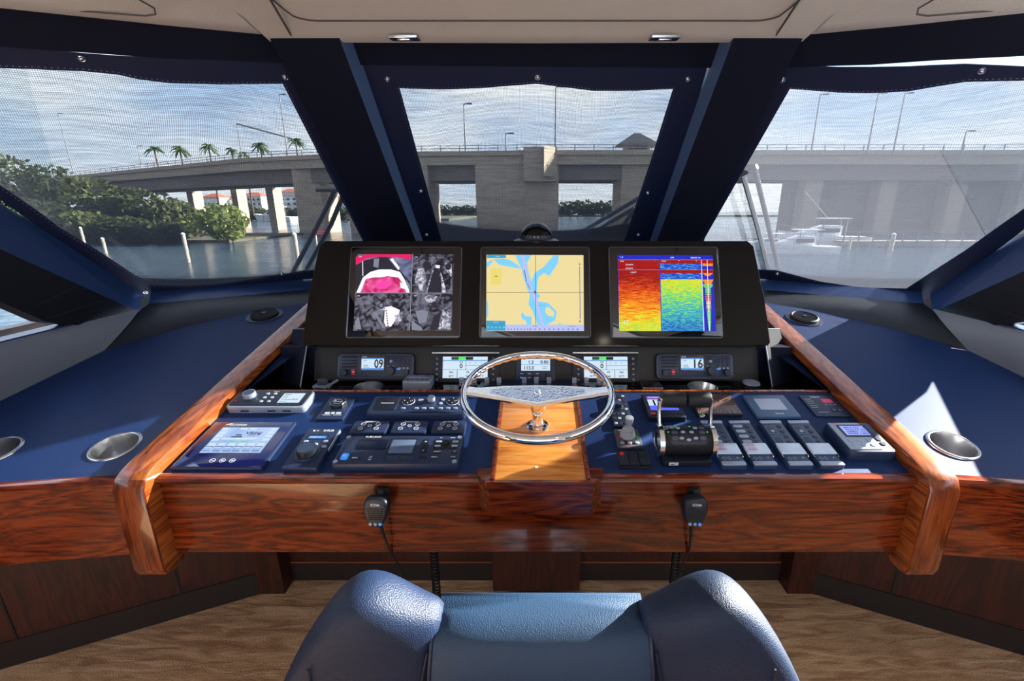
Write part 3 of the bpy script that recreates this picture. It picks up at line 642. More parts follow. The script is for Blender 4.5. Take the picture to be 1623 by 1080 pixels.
def sonar_mat(name, seed, stops, xs=3, ys=30, grad=(0, 1)):
    m = bpy.data.materials.new(name); m.use_nodes = True; nt = m.node_tree; N = nt.nodes; L = nt.links; b = N['Principled BSDF']
    tc = N.new('ShaderNodeTexCoord'); mp = N.new('ShaderNodeMapping'); mp.inputs['Scale'].default_value = (xs*12, ys*12, 1); mp.inputs['Location'].default_value = (seed*3.1, seed, seed); L.new(tc.outputs['Object'], mp.inputs[0])
    nz = N.new('ShaderNodeTexNoise'); nz.inputs['Scale'].default_value = 1; nz.inputs['Detail'].default_value = 5; nz.inputs['Roughness'].default_value = .7; L.new(mp.outputs[0], nz.inputs[0])
    sp = N.new('ShaderNodeSeparateXYZ'); L.new(tc.outputs['Object'], sp.inputs[0])
    mr = N.new('ShaderNodeMapRange'); mr.inputs['From Min'].default_value = grad[0]; mr.inputs['From Max'].default_value = grad[1]; L.new(sp.outputs['Y'], mr.inputs[0])
    ad = N.new('ShaderNodeMath'); ad.operation = 'MULTIPLY_ADD'; ad.inputs[1].default_value = 1.5; L.new(nz.outputs[0], ad.inputs[0]); L.new(mr.outputs[0], ad.inputs[2])
    sb = N.new('ShaderNodeMath'); sb.operation = 'SUBTRACT'; sb.inputs[1].default_value = .75; L.new(ad.outputs[0], sb.inputs[0])
    cr = N.new('ShaderNodeValToRGB'); cr.color_ramp.interpolation = 'CONSTANT' if False else 'LINEAR'; L.new(sb.outputs[0], cr.inputs[0]); e = cr.color_ramp.elements
    e[0].position = stops[0][0]; e[0].color = lin(stops[0][1]); e[1].position = stops[-1][0]; e[1].color = lin(stops[-1][1])
    for p, c in stops[1:-1]: k = e.new(p); k.color = lin(c)
    b.inputs['Base Color'].default_value = (0, 0, 0, 1); b.inputs['Roughness'].default_value = .12; L.new(cr.outputs[0], b.inputs['Emission Color']); b.inputs['Emission Strength'].default_value = .62
    return m
# ---------------------------------------------------------------- three large displays
def big_display(u0, u1, label):
    h = .006; d = Dev(SUR, 'chart_display', label, 'display', (u0, 536), (u1, 536), 391, h, 'large displays in the black housing')
    mb = MB(M_GREY); mb.slab(-d.w, -d.d, d.w, d.d, 0, h-.001, .010, .001); mb.mat(M_DARKG); mb.slab(-d.w+.003, -d.d+.003, d.w-.003, d.d-.003, h-.001, h, .008, .0004); mb.build('bezel', d.t)
    return d
D1 = big_display(547, 729, 'large square display showing four camera views, left of three'); D1.z = z1
D2 = big_display(759, 937, 'large square display showing a tan and blue nautical chart'); D2.z = z1
D3 = big_display(968, 1147, 'large square display showing red, yellow and blue sonar bands'); D3.z = z2
def fill_noise(name, c0, c1, sc):
    m = bpy.data.materials.new(name); m.use_nodes = True; nt = m.node_tree; N = nt.nodes; L = nt.links; b = N['Principled BSDF']
    tc = N.new('ShaderNodeTexCoord'); nz = N.new('ShaderNodeTexNoise'); nz.inputs['Scale'].default_value = sc; nz.inputs['Detail'].default_value = 5; nz.inputs['Distortion'].default_value = 1.4; L.new(tc.outputs['Object'], nz.inputs[0])
    cr = N.new('ShaderNodeValToRGB'); L.new(nz.outputs[0], cr.inputs[0]); e = cr.color_ramp.elements; e[0].position = .42; e[0].color = lin(c0); e[1].position = .68; e[1].color = lin(c1)
    b.inputs['Base Color'].default_value = (0, 0, 0, 1); b.inputs['Roughness'].default_value = .12; L.new(cr.outputs[0], b.inputs['Emission Color']); b.inputs['Emission Strength'].default_value = .60; return m
E_CAMN = fill_noise('screen_camera_noise', (20, 20, 32), (120, 122, 142), 34); E_PINKN = fill_noise('screen_pink_noise', (186, 18, 96), (250, 110, 180), 20)
E_CAMB = fill_noise('screen_camera_bright', (90, 92, 110), (235, 236, 250), 60); E_VIO = fill_noise('screen_camera_violet', (50, 50, 80), (140, 150, 190), 9)
def P2(d, pts): return [d.q(*p) for p in pts]
def screen1():
    d = D1; mb = MB(E_CAMN); h = d.h
    lx0, ly0 = d.q(383, 660); lx1, ly1 = d.q(1050, 660)[0], d.q(1056, 142)[1]
    mx, my = d.q(776, 405)
    def R(a0, b0, a1, b1, m, z): mb.mat(m); mb.poly([(a0, b0), (a1, b0), (a1, b1), (a0, b1)], h+z)
    R(lx0, ly0, lx1, ly1, E_CAMN, .0003)
    R(lx0, my, mx, ly1, E_VIO, .0005)
    def G(pts, m, z): mb.mat(m); mb.poly(P2(d, pts), h+z)
    G([(402, 215), (470, 180), (560, 165), (620, 170), (660, 230), (700, 250), (770, 330), (770, 402), (402, 402)], E_CAM, .0006)
    G([(406, 402), (450, 300), (500, 262), (560, 245), (640, 245), (700, 262), (730, 310), (765, 390), (765, 402)], E_PALE, .0008)
    G([(432, 402), (470, 310), (520, 300), (620, 290), (690, 300), (720, 340), (745, 402)], E_PINKN, .0010)
    G([(402, 160), (470, 142), (776, 142), (776, 178), (640, 160), (540, 160), (470, 175), (402, 215)], E_MAG, .0007)
    G([(510, 290), (530, 280), (600, 285), (640, 260), (650, 285), (560, 300)], E_PALE, .0012)
    G([(540, 345), (580, 322), (640, 325), (640, 350), (600, 378), (545, 365)], E_PINK, .0012)
    G([(632, 176), (650, 168), (700, 235), (690, 250)], E_PALE, .0009); G([(445, 190), (450, 190), (452, 290), (447, 290)], E_PALE, .0009)
    G([(525, 175), (560, 170), (555, 235), (520, 225)], E_GREYD, .0009)
    G([(700, 330), (722, 345), (740, 380), (705, 370)], E_PALE, .0012); G([(740, 310), (768, 350), (770, 385), (745, 350)], E_GREYD, .0012)
    # engine room views: light machinery on dark
    for pts, m in (([(885, 402), (925, 240), (960, 232), (985, 402)], E_CAM), ([(975, 260), (990, 300), (1015, 402), (985, 402)], E_CAMB), ([(918, 250), (928, 250), (885, 402), (872, 402)], E_CAMB),
                   ([(820, 240), (860, 236), (880, 300), (870, 395), (840, 390), (800, 330)], E_CAMB), ([(940, 215), (972, 218), (968, 238), (944, 234)], E_PALE), ([(1000, 200), (1050, 210), (1050, 300), (1020, 260)], E_CAMB),
                   ([(600, 500), (640, 494), (700, 520), (690, 560), (640, 632), (606, 632), (592, 600)], E_PALE), ([(555, 462), (600, 470), (596, 520), (560, 520)], E_CAMB), ([(525, 540), (540, 540), (604, 640), (580, 640)], E_GREYD), ([(660, 560), (720, 530), (715, 590), (668, 625)], E_CAMB), ([(395, 600), (420, 560), (440, 650), (396, 650)], E_GREYD),
                   ([(805, 530), (850, 518), (890, 530), (880, 600), (830, 612)], E_GREYD), ([(860, 430), (910, 415), (960, 430), (930, 470), (880, 466)], E_CAMB), ([(990, 520), (1044, 540), (1044, 650), (960, 650)], E_CAMB), ([(780, 590), (850, 640), (850, 655), (780, 655)], E_GREYD), ([(930, 560), (980, 530), (960, 640), (900, 655)], E_CAM)):
        G(pts, m, .0008)
    def ell(cx, cy, rx, ry, m, z): mb.mat(m); mb.poly(P2(d, [(cx+rx*math.cos(a*.3491), cy+ry*math.sin(a*.3491)) for a in range(18)]), h+z)
    ell(882, 215, 28, 26, E_CAM, .0011); ell(1027, 226, 20, 24, E_CAM, .0011); ell(574, 488, 20, 24, E_CAM, .0011); ell(574, 488, 12, 14, E_GREYD, .0013); ell(934, 484, 20, 22, E_CAM, .0011); ell(580, 365, 40, 14, E_PINK, .0011)
    for k in range(7): G([(604+k*2, 520+k*17), (612+k*2, 520+k*17), (612+k*2, 530+k*17), (604+k*2, 530+k*17)], E_CAM, .0010)
    R(mx-.0014, ly0, mx+.0014, ly1, E_GREYD, .0016); R(lx0, my-.0014, lx1, my+.0014, E_GREYD, .0016)
    mb.mat(E_PALE)
    for x, y in ((432, 160), (812, 162), (420, 424), (803, 424)): mb.text('CAM', *d.q(x, y), h+.0016, .003)
    mb.build('screen', d.t, 0)
screen1()
def screen2():
    d = D2; h = d.h; mb = MB(E_TAN)
    def G(pts, m, z): mb.mat(m); mb.poly(P2(d, pts), h+z)
    def V(x, y): return (x+1580.3, y)     # second zoom's x in the first zoom's scale
    G([(1286, 145), V(362, 148), V(365, 662), (1284, 662)], E_TAN, .0003)
    sea = [[(1480, 147), (1590, 147), (1560, 200), (1570, 260), (1590, 330), V(30, 270), V(90, 230), V(160, 150), V(195, 150), V(190, 200), V(130, 290), V(95, 268), V(55, 300), V(45, 400), V(70, 425), V(40, 460), V(120, 470), V(182, 530), V(170, 590), V(110, 620), V(50, 618), V(15, 520), (1570, 480), (1580, 420), (1545, 330), (1520, 235)],
           [(1330, 175), (1400, 172), (1440, 180), (1490, 210), (1520, 235), (1500, 238), (1420, 222), (1375, 215)],
           [(1286, 200), (1320, 180), (1330, 190), (1300, 225), (1286, 228)], [(1520, 545), (1530, 535), (1545, 560), (1590, 565), (1590, 618), (1560, 618), (1550, 590), (1525, 580)],
           [(1286, 450), (1296, 470), (1298, 560), (1286, 575)], [V(0, 560), V(12, 575), V(10, 618), V(-10, 618)], [V(190, 612), V(215, 612), V(210, 620), V(195, 620)]]
    for k, p in enumerate(sea): G(p, E_SEA, .0005+.0001*k)
    G([V(105, 505), V(125, 500), V(165, 535), V(160, 565), V(125, 560), V(102, 535)], E_TAN, .0014)
    # the fairway strip and its outline
    G([(1520, 147), (1540, 147), (1600, 400), V(45, 430), V(95, 618), V(75, 618), V(25, 440), (1585, 410), (1530, 230)], E_LILAC, .0015)
    for a, b in (((1540, 250), (1555, 330)), ((1560, 340), (1580, 380))): G([a, (a[0]+4, a[1]), (b[0]+4, b[1]), b], E_INK, .0017)
    G([(1286, 399), V(362, 401), V(362, 404), (1286, 402)], E_INK, .0016); G([V(36, 150), V(39, 150), V(39, 618), V(36, 618)], E_INK, .0016)
    G([V(28, 390), V(42, 390), V(38, 412), V(32, 412)], E_RED, .0019)
    G([(1316, 240), (1390, 240), (1384, 348), (1314, 348)], E_OLIVE, .0015); G([(1342, 290), (1360, 290), (1360, 294), (1342, 294)], E_INK, .0017)
    G([(1290, 146), (1418, 148), (1418, 168), (1290, 168)], E_TEAL, .0015); G([(1286, 592), (1414, 594), (1414, 660), (1284, 660)], E_TEAL, .0015)
    G([(1414, 618), V(365, 620), V(366, 662), (1414, 660)], E_LILAC, .0012)
    for x in range(1430, 1580, 22): G([(x, 645), (x+4, 645), (x+4, 656), (x, 656)], E_DBL, .0016)
    for x in range(0, 340, 32): G([V(x, 645), V(x+5, 645), V(x+5, 656), V(x, 656)], E_DBL, .0016)
    mb.mat(E_WHITE); mb.text('Home', *d.q(1362, 157), h+.0018, .004); mb.text('4.755 nm', *d.q(1350, 603), h+.0018, .0035)
    for k in range(5):
        x, y = d.q(1298+k*26, 638); mb.mat(E_WHITE); mb.ring((x, y, h+.0017), .0022, .003, 0, .0002, 16)
    mb.mat(E_INK); x, y = d.q(*V(336, 210)); x2, y2 = d.q(*V(338, 596)); mb.ring((x, y, h+.0015), .0018, .0034, 0, .0002, 14); mb.ring((x2, y2, h+.0015), .0018, .0034, 0, .0002, 14)
    G([V(334, 226), V(338, 226), V(341, 580), V(337, 580)], E_DBL, .0015)
    mb.mat(E_INK); mb.text('Lake Worth Creek', *d.q(*V(80, 489)), h+.0018, .0022); mb.text('Today 20', *d.q(*V(36, 628)), h+.0018, .003); mb.text('Tomorrow 21', *d.q(*V(285, 630)), h+.0018, .003)
    mb.build('screen', d.t, 0)
screen2()
def screen3():
    d = D3; h = d.h; H0 = d.q(600, 660)[1]; H1 = d.q(600, 320)[1]
    spec = [(0.0, (30, 40, 170)), (.18, (40, 160, 200)), (.34, (90, 210, 70)), (.5, (220, 225, 40)), (.68, (240, 130, 20)), (.88, (200, 40, 14)), (1.0, (130, 6, 6))]
    mL = sonar_mat('screen_sonar_low', 1.3, spec, 3.2, 40, (H0-.15, H1+.01)); mR = sonar_mat('screen_sonar_high', 5.7, spec, 6, 40, (H0-.03, H1+.22))
    mB = sonar_mat('screen_sonar_band', 2.9, [(0, (250, 160, 20)), (.22, (240, 230, 60)), (.36, (60, 190, 210)), (.5, (24, 40, 190)), (.8, (24, 50, 200)), (1, (20, 30, 150))], 4, 26, (-10, 10))
    mb = MB(E_DBL)
    def G(pts, m, z): mb.mat(m); mb.poly(P2(d, pts), h+z)
    G([(592, 147), (1236, 150), (1260, 663), (602, 663)], E_DBL, .0003)
    G([(596, 180), (876, 180), (880, 275), (598, 275)], E_RED, .0005); G([(598, 275), (880, 275), (888, 662), (604, 662)], mL, .0005)
    G([(880, 180), (1158, 180), (1160, 206), (880, 206)], E_RED, .0005); G([(880, 206), (1160, 206), (1160, 246), (882, 246)], mB, .0005); G([(882, 248), (1160, 248), (1160, 270), (883, 270)], E_RED, .0005)
    G([(883, 270), (1160, 270), (1162, 312), (884, 312)], mB, .0005); G([(884, 312), (1162, 312), (1178, 662), (892, 662)], mR, .0005)
    G([(600, 318), (880, 316), (880, 345), (602, 350)], E_RED, .0006) if False else None
    for y in (178, 246): G([(596, y), (1240, y), (1240, y+3), (596, y+3)], E_GREYD, .0008)
    G([(876, 178), (880, 178), (893, 662), (888, 662)], E_DBL, .0009)
    G([(1158, 180), (1161, 180), (1180, 662), (1176, 662)], E_PALE, .0009); G([(1197, 180), (1200, 180), (1216, 662), (1213, 662)], E_PALE, .0012)
    random.seed(3)
    E_Y = emat('yellow', (226, 210, 50), .95); E_OR = emat('orange', (226, 120, 24), .95); E_LG = emat('lime', (110, 200, 60), .95)
    for k in range(46):
        y = 345+k*6.9; c = 1203+(y-345)*.042
        w = 34 if k < 3 else (6+22*abs(math.sin(k*1.7))*(1-k/60) if k < 36 else 10*(1-(k-36)/14)+3)
        G([(c-w, y), (c+w, y), (c+w*.8, y+5), (c-w*.8, y+5)], (E_LG if k < 9 else E_OR if k < 17 else E_Y if k < 27 else E_LG) if k % 5 else E_LG, .0010)
    G([(1166, 205), (1238, 205), (1236, 222), (1168, 222)], E_OR, .0010); G([(1164, 182), (1238, 182), (1238, 206), (1164, 206)], E_RED, .0008); G([(1166, 250), (1240, 250), (1240, 270), (1166, 270)], E_RED, .0008); G([(1168, 270), (1238, 270), (1215, 290), (1190, 290)], E_OR, .0010)
    G([(1168, 314), (1242, 314), (1225, 346), (1185, 346)], E_OR, .0010)
    mb.mat(E_WHITE); z = h+.0014
    mb.text('< .2', *d.q(618, 161), z, .0055); mb.text('1/99', *d.q(962, 165), z, .0055); mb.text('RANGE  90', *d.q(1120, 166), z, .0050)
    mb.text("26°56.089?'N".replace('?', '7'), *d.q(672, 213), z, .0050, .028); mb.text("-80°05.037'W", *d.q(672, 238), z, .0046, .028); mb.text('113.0°F', *d.q(700, 265), z, .0050); mb.text('LF AS', *d.q(622, 189), z, .004); mb.text('HF AS', *d.q(905, 189), z, .004)
    mb.text('4.2', *d.q(648, 602), z, .0120)
    for x, y in ((1007, 187), (845, 187), (1125, 187), (865, 210), (865, 270), (855, 334)): mb.text('--' if x < 900 else '60', *d.q(x, y), z, .003)
    mb.build('screen', d.t, 0)
screen3()
# ---------------------------------------------------------------- VHF radios
def vhf(x0, x1, num, label):
    h = .022; d = Dev(RAD, 'marine_radio', label, 'radio', (x0, 601), (x1, 601), 561, h, 'radios on the backboard'); w, e = d.w, d.d
    MB(M_PLASD).slab(-w+.004, -e+.003, w-.004, e-.003, 0, h*.5, .01, .001).build('body', d.t)
    mb = MB(M_GREY); mb.slab(-w, -e, w, e, h*.5, h, .016, .004); mb.mat(M_PLAS); mb.slab(-w+.006, -e+.006, w-.006, e-.006, h, h+.001, .012, .0005); mb.build('front_frame', d.t)
    k = w/.137; hh = h+.001
    mb = MB(M_RUB)
    for i in range(6): mb.slab(-.120*k, e*.68-i*.0105*1.1, -.066*k, e*.68-i*.0105*1.1+.004, hh, hh+.0025, .002, .001)
    mb.build('speaker_grille', d.t)
    mb = MB(M_DARKG); mb.slab(-.058*k, -e*.42, .035*k, e*.86, hh-.001, hh+.0012, .003, .0005); mb.mat(E_WHITE); z = hh+.0014
    mb.poly([(-.050*k, -e*.30), (.030*k, -e*.30), (.030*k, e*.66), (-.050*k, e*.66)], z)
    mb.mat(E_BLUE); mb.poly([(-.050*k, -e*.30), (.030*k, -e*.30), (.030*k, -e*.16), (-.050*k, -e*.16)], z+.0003); mb.poly([(-.050*k, e*.58), (.030*k, e*.58), (.030*k, e*.66), (-.050*k, e*.66)], z+.0003)
    mb.mat(E_INK); mb.text(num, .012*k, e*.22, z+.0003, .031, .032*k); mb.text('23:52', -.034*k, e*.06, z+.0003, .005); mb.text('International', -.032*k, -e*.06, z+.0003, .003); mb.text('25W', -.036*k, e*.46, z+.0003, .004); mb.text('Calling', .010*k, -e*.10, z+.0003, .003)
    mb.mat(M_WHT); mb.text('ICOM', -.040*k, e*.76, z, .0045); mb.build('screen', d.t, 0)
    for i in range(4): button(d.t, (-.046+i*.0215)*k, -e*.60, .018*k, .007, hh)
    knob(d.t, (-.108*k, -e*.50, hh), .011, .012); knob(d.t, (.056*k, -e*.36, hh), .0165, .014, skirt=.002); knob(d.t, (.112*k, -e*.46, hh), .0115, .012)
    b = button(d.t, -.078*k, -e*.44, .013, .021, hh, M_RED, .003)
    MB(M_WHT).box(-.082*k, -e*.47, hh+.003, -.074*k, -e*.42, hh+.0033).build('legend', b, 0)
    for i in range(4):
        for j in range(3): rbutton(d.t, (.088+j*.014)*k, e*.66-i*.0125, .0042, hh, M_KEYL if i == 3 else M_KEY)
    a = .0115
    for i in range(4): rbutton(d.t, .056*k+a*math.cos(i*math.pi/2)*1.25, e*.40+a*math.sin(i*math.pi/2), .0040, hh)
    rbutton(d.t, .056*k, e*.40, .0055, hh, M_KEYL)
    button(d.t, .047*k, e*.02, .012, .003, hh, M_KEYL); button(d.t, .062*k, e*.02, .010, .003, hh, M_KEYL); button(d.t, .083*k, -e*.22, .012, .006, hh, E_BLUE)
vhf(534, 655, '09', 'black marine radio whose screen reads 09, left of the wheel'); vhf(1041, 1163, '16', 'black marine radio whose screen reads 16, right of the wheel')
# ---------------------------------------------------------------- engine displays and depth instrument
def engine_display(x0, x1, label):
    h = .014; d = Dev(RAD, 'engine_display', label, 'display', (x0, 607), (x1, 607), 561, h, 'engine data displays'); w, e = d.w, d.d
    MB(M_PLASD).slab(-w, -e, w, e, 0, h, .003, .001).build('body', d.t)
    MB(M_STEEL).slab(-w, e+.001, w, e+.008, 0, h*.6, .001, .001).build('sun_hood', d.t)
    z = h+.0004; a = w*.66; mb = MB(E_WHITE); mb.poly([(-a, -e*.68), (a, -e*.68), (a, e*.80), (-a, e*.80)], z); z += .0004
    def R(m, p, q, r, s_): mb.mat(m); mb.poly([(p*a, q*e), (r*a, q*e), (r*a, s_*e), (p*a, s_*e)], z)
    R(E_BLUE, -1, .50, 1, .56); R(E_DGRN, -.62, .58, -.3, .78); R(E_GRN, -.3, .58, .02, .78); R(E_INK, .02, .58, .35, .78)
    R(E_INK, 0.02, .5, .04, -.1); R(E_INK, .04, .18, 1, .20); R(E_INK, -1, -.12, 1, -.10); R(E_INK, -.36, -.68, -.34, -.12); R(E_INK, .40, -.68, .42, -.12)
    mb.mat(E_INK); mb.text('0', -.18*a, .16*e, z, .0165); mb.text('RPM', -.18*a, .42*e, z, .0045)
    for k in (.20, .46, .72): mb.ring((k*a, .36*e, z), .0028, .0036, 0, .0002, 4)
    for s_, x, y in (('0psi', -.62, -.26), ('0%', .12, -.26), ('0psi', .72, -.26), ('82°F', -.62, -.54), ('0gal', .12, -.54), ('81°F', .72, -.54)): mb.text(s_, x*a, y*e, z, .0065)
    mb.build('screen', d.t, 0)
    for s_ in (-1, 1):
        for k in range(5):
            b = (button(d.t, s_*w*.83, e*(.66-k*.36), .010, .0075, h, M_KEY) if k < 4 else rbutton(d.t, s_*w*.83, e*(.66-k*.36), .0045, h, M_KEY))
            MB(M_WHT).ring((s_*w*.83, e*(.66-k*.36), h+.002), .0026, .0034, 0, .0003, 6 if k < 4 else 14).build('legend', b, 0)
engine_display(683, 791, 'navy engine display with white screen, left of the wheel hub'); engine_display(908, 1013, 'navy engine display with white screen, right of the wheel hub')
def depth():
    h = .016; d = Dev(RAD, 'depth_instrument', 'small navy instrument showing 1.5, 0.00 and 113.0 behind the wheel', 'instrument', (818, 605), (880, 605), 565, h); w, e = d.w, d.d
    MB(M_PLAS).slab(-w, -e, w, e, 0, h, .006, .003).build('body', d.t)
    z = h+.0004; a = w*.74; mb = MB(E_WHITE); mb.poly([(-a, -e*.14), (a, -e*.14), (a, e*.80), (-a, e*.80)], z); z += .0004
    mb.mat(E_BLUE); mb.poly([(-a, e*.31), (a, e*.31), (a, e*.34), (-a, e*.34)], z); mb.mat(E_INK)
    mb.text('1.5', -.30*a, .54*e, z, .012); mb.text('0.00', .60*a, .54*e, z, .012); mb.text('113.0', -.45*a, .08*e, z, .012); mb.text('26°56.089', .62*a, .16*e, z, .0028); mb.text('80°05.037', .62*a, .02*e, z, .0028); mb.build('screen', d.t, 0)
    for r in range(2):
        for k in range(3): button(d.t, (-.72+k*.40)*w, -e*(.38+r*.32), .011, .005, h, M_KEYL if (r, k) != (1, 0) else E_BLUE)
    rbutton(d.t, .62*w, -.54*e, .0095, h, M_PLASD, .003); rbutton(d.t, .25*w, -.54*e, .003, h, M_PLASD)
depth()
# ---------------------------------------------------------------- dash devices, left of the wheel
def touch_panel():
    d = Dev(CON, 'touch_panel', 'large flat touch panel with blue status screen beside the left rail', 'touch screen', (268, 742), (414, 742), 668, .010)
    mb = MB(M_PLAS); mb.slab(-d.w, -d.d, d.w, d.d, 0, .008, .003, .001); mb.mat(mat('indigo_glass', (16, 20, 66), .06, coat=1)); mb.slab(-d.w+.004, -d.d+.004, d.w-.004, d.d-.004, .008, .010, .002, .0005); mb.build('bezel', d.t)
    W, H = d.w, d.d; z = .0104; mb = MB(E_WHITE)
    sx0, sx1, sy0, sy1 = -W*.66, W*.72, -H*.42, H*.70
    g = fill_noise('screen_status', (150, 176, 222), (196, 212, 238), 6); mb.mat(g); mb.poly([(sx0, sy0), (sx1, sy0), (sx1, sy1), (sx0, sy1)], z)
    def R(m, p, q, r, s_, dz=.0003): mb.mat(m); X = lambda k: sx0+(sx1-sx0)*k; Y = lambda k: sy0+(sy1-sy0)*k; mb.poly([(X(p), Y(q)), (X(r), Y(q)), (X(r), Y(s_)), (X(p), Y(s_))], z+dz)
    for k in range(4): R(E_WHITE, .02, .46+k*.14, .13, .55+k*.14); R(E_WHITE, .87, .46+k*.14, .98, .55+k*.14)
    R(E_WHITE, .33, .90, .46, .98); R(E_WHITE, .50, .90, .62, .98)
    for k in range(6): R(E_WHITE, .03+k*.163, .27, .15+k*.163, .36); R(E_BLUE, .01+k*.163, .13, .15+k*.163, .155); R(E_WHITE, .03+k*.163, .165, .13+k*.163, .21); R(E_INK, .01+k*.163, .21, .15+k*.163, .235); R(E_INK, .02+k*.163, .06, .15+k*.163, .085)
    R(E_GRN, .33, .40, .47, .445); R(E_GRN, .52, .40, .66, .445)
    mb.mat(E_WHITE); X = lambda k: sx0+(sx1-sx0)*k; Y = lambda k: sy0+(sy1-sy0)*k
    mb.poly([(X(.18), Y(.50)), (X(.72), Y(.50)), (X(.80), Y(.58)), (X(.14), Y(.56))], z+.0003)
    mb.mat(E_INK); mb.poly([(X(.28), Y(.585)), (X(.50), Y(.585)), (X(.46), Y(.63)), (X(.30), Y(.62))], z+.0005); mb.poly([(X(.33), Y(.66)), (X(.46), Y(.66)), (X(.44), Y(.70)), (X(.36), Y(.70))], z+.0005)
    mb.text('Viking', X(.62), Y(.77), z+.0005, .011, .046, shear=.2); mb.text('YACHTS', X(.62), Y(.68), z+.0005, .004)
    mb.build('screen', d.t, 0)
    lg = MB(M_WHT); lg.text('OCTOPLEX', -W*.34, H*.82, .0104, .006, .05)
    lg.poly([(-W*.66, H*.80), (-W*.56, H*.84), (-W*.50, H*.90), (-W*.60, H*.87)], .0104); lg.build('logo', d.t, 0)
    for k in (-1, 0, 1):
        mb = MB(M_WHT); x = W*(.02+k*.22); mb.ring((x, -H*.72, .0103), .0062, .0072, 0, .0004, 20); mb.box(x-.0035, -H*.72-.0005, .0103, x+.0035, -H*.72+.0005, .0106)
        if k > -1: mb.box(x-.0005, -H*.72-.0035, .0103, x+.0005, -H*.72+.0035, .0107)
        mb.build('touch_button', d.t, 0)
touch_panel()
def audio():
    d = Dev(CON, 'stereo_remote', 'silver edged stereo remote with round dial at the dash corner', 'stereo remote', (640, 235), (1295, 235), 105, .024, None, z3); W, H, h = d.w, d.d, d.h
    mb = MB(M_SILV); mb.slab(-W-.003, -H-.004, W+.004, H+.003, 0, h-.002, .012, .003); mb.mat(M_PLASD); mb.slab(-W+.002, -H+.002, W-.002, H-.002, h-.002, h, .010, .0008); mb.build('body', d.t)
    z = h+.0003; mb = MB(E_WHITE); mb.poly([(W*.26, -H*.62), (W*.84, -H*.62), (W*.84, H*.62), (W*.26, H*.62)], z); mb.mat(E_INK)
    for k, s_ in enumerate(('INPUT', 'AUX', 'Connected Media', 'Vol 12')): mb.text(s_, W*.30, H*(.42-k*.30), z+.0003, .005, None, 'l')
    mb.build('screen', d.t, 0)
    knob(d.t, (-W*.60, H*.18, h), .0185, .016, M_SILV, 'dial', 24, M_KEY, .004)
    for r in range(3):
        for k in range(2): rbutton(d.t, -W*.18+k*W*.20, H*(.55-r*.5), .0052, h, M_KEYL)
    rbutton(d.t, -W*.86, -H*.40, .004, h, M_RED)
    lg = MB(M_WHT); lg.text('FUSION', 0, H*.86, z, .0035)
    for k in range(4): lg.text('----', W*(.32+k*.15), -H*.82, z, .002)
    lg.build('print', d.t, 0)
    mb = MB(M_RUB)
    for k in (-.55, .15, .55): mb.box(k*W-.010, -H-.0055, .006, k*W+.014, -H-.003, .010)
    mb.build('socket_cover', d.t, 0)
audio()
def spot():
    d = Dev(CON, 'searchlight_control', 'small square plate with one round scalloped knob', 'control knob', (1405, 350), (1640, 350), 158, .006, None, z3); W, H, h = d.w, d.d, d.h
    d.body(M_PLAS, .003, .001); mb = MB(M_KEY); 
    for a, b, c_, e in ((-W*.86, -H*.88, W*.86, -H*.86), (-W*.86, H*.86, W*.86, H*.88), (-W*.86, -H*.88, -W*.84, H*.88), (W*.84, -H*.88, W*.86, H*.88)): mb.box(a, b, h, c_, e, h+.0004)
    mb.mat(M_WHT)
    for k, r in ((-.42, .007), (0, .005), (.42, .007)): mb.box(k*W-r, -H*.55, h, k*W+r, -H*.42, h+.0004)
    mb.box(-W*.7, -H*.66, h, -W*.1, -H*.63, h+.0004); mb.box(W*.1, -H*.66, h, W*.7, -H*.63, h+.0004); mb.build('print', d.t, 0)
    c = (W*.05, H*.25); k = MB(M_PLASD); n = 40; R = []
    for f, z in ((1, 0), (1, .011), (.9, .014), (.72, .014), (.68, .011), (.02, .011)): R.append([(c[0]+.024*f*(1+.06*math.cos(8*2*math.pi*i/n))*math.cos(2*math.pi*i/n), c[1]+.024*f*(1+.06*math.cos(8*2*math.pi*i/n))*math.sin(2*math.pi*i/n), h+z) for i in range(n)])
    k.loft(R); k.mat(M_SILV); k.ring((c[0], c[1], h+.0115), .011, .0125, 0, .0008, 24); k.box(c[0]-.012, c[1]-.0012, h+.011, c[0]+.012, c[1]+.0012, h+.0125); k.build('knob', d.t)
spot()
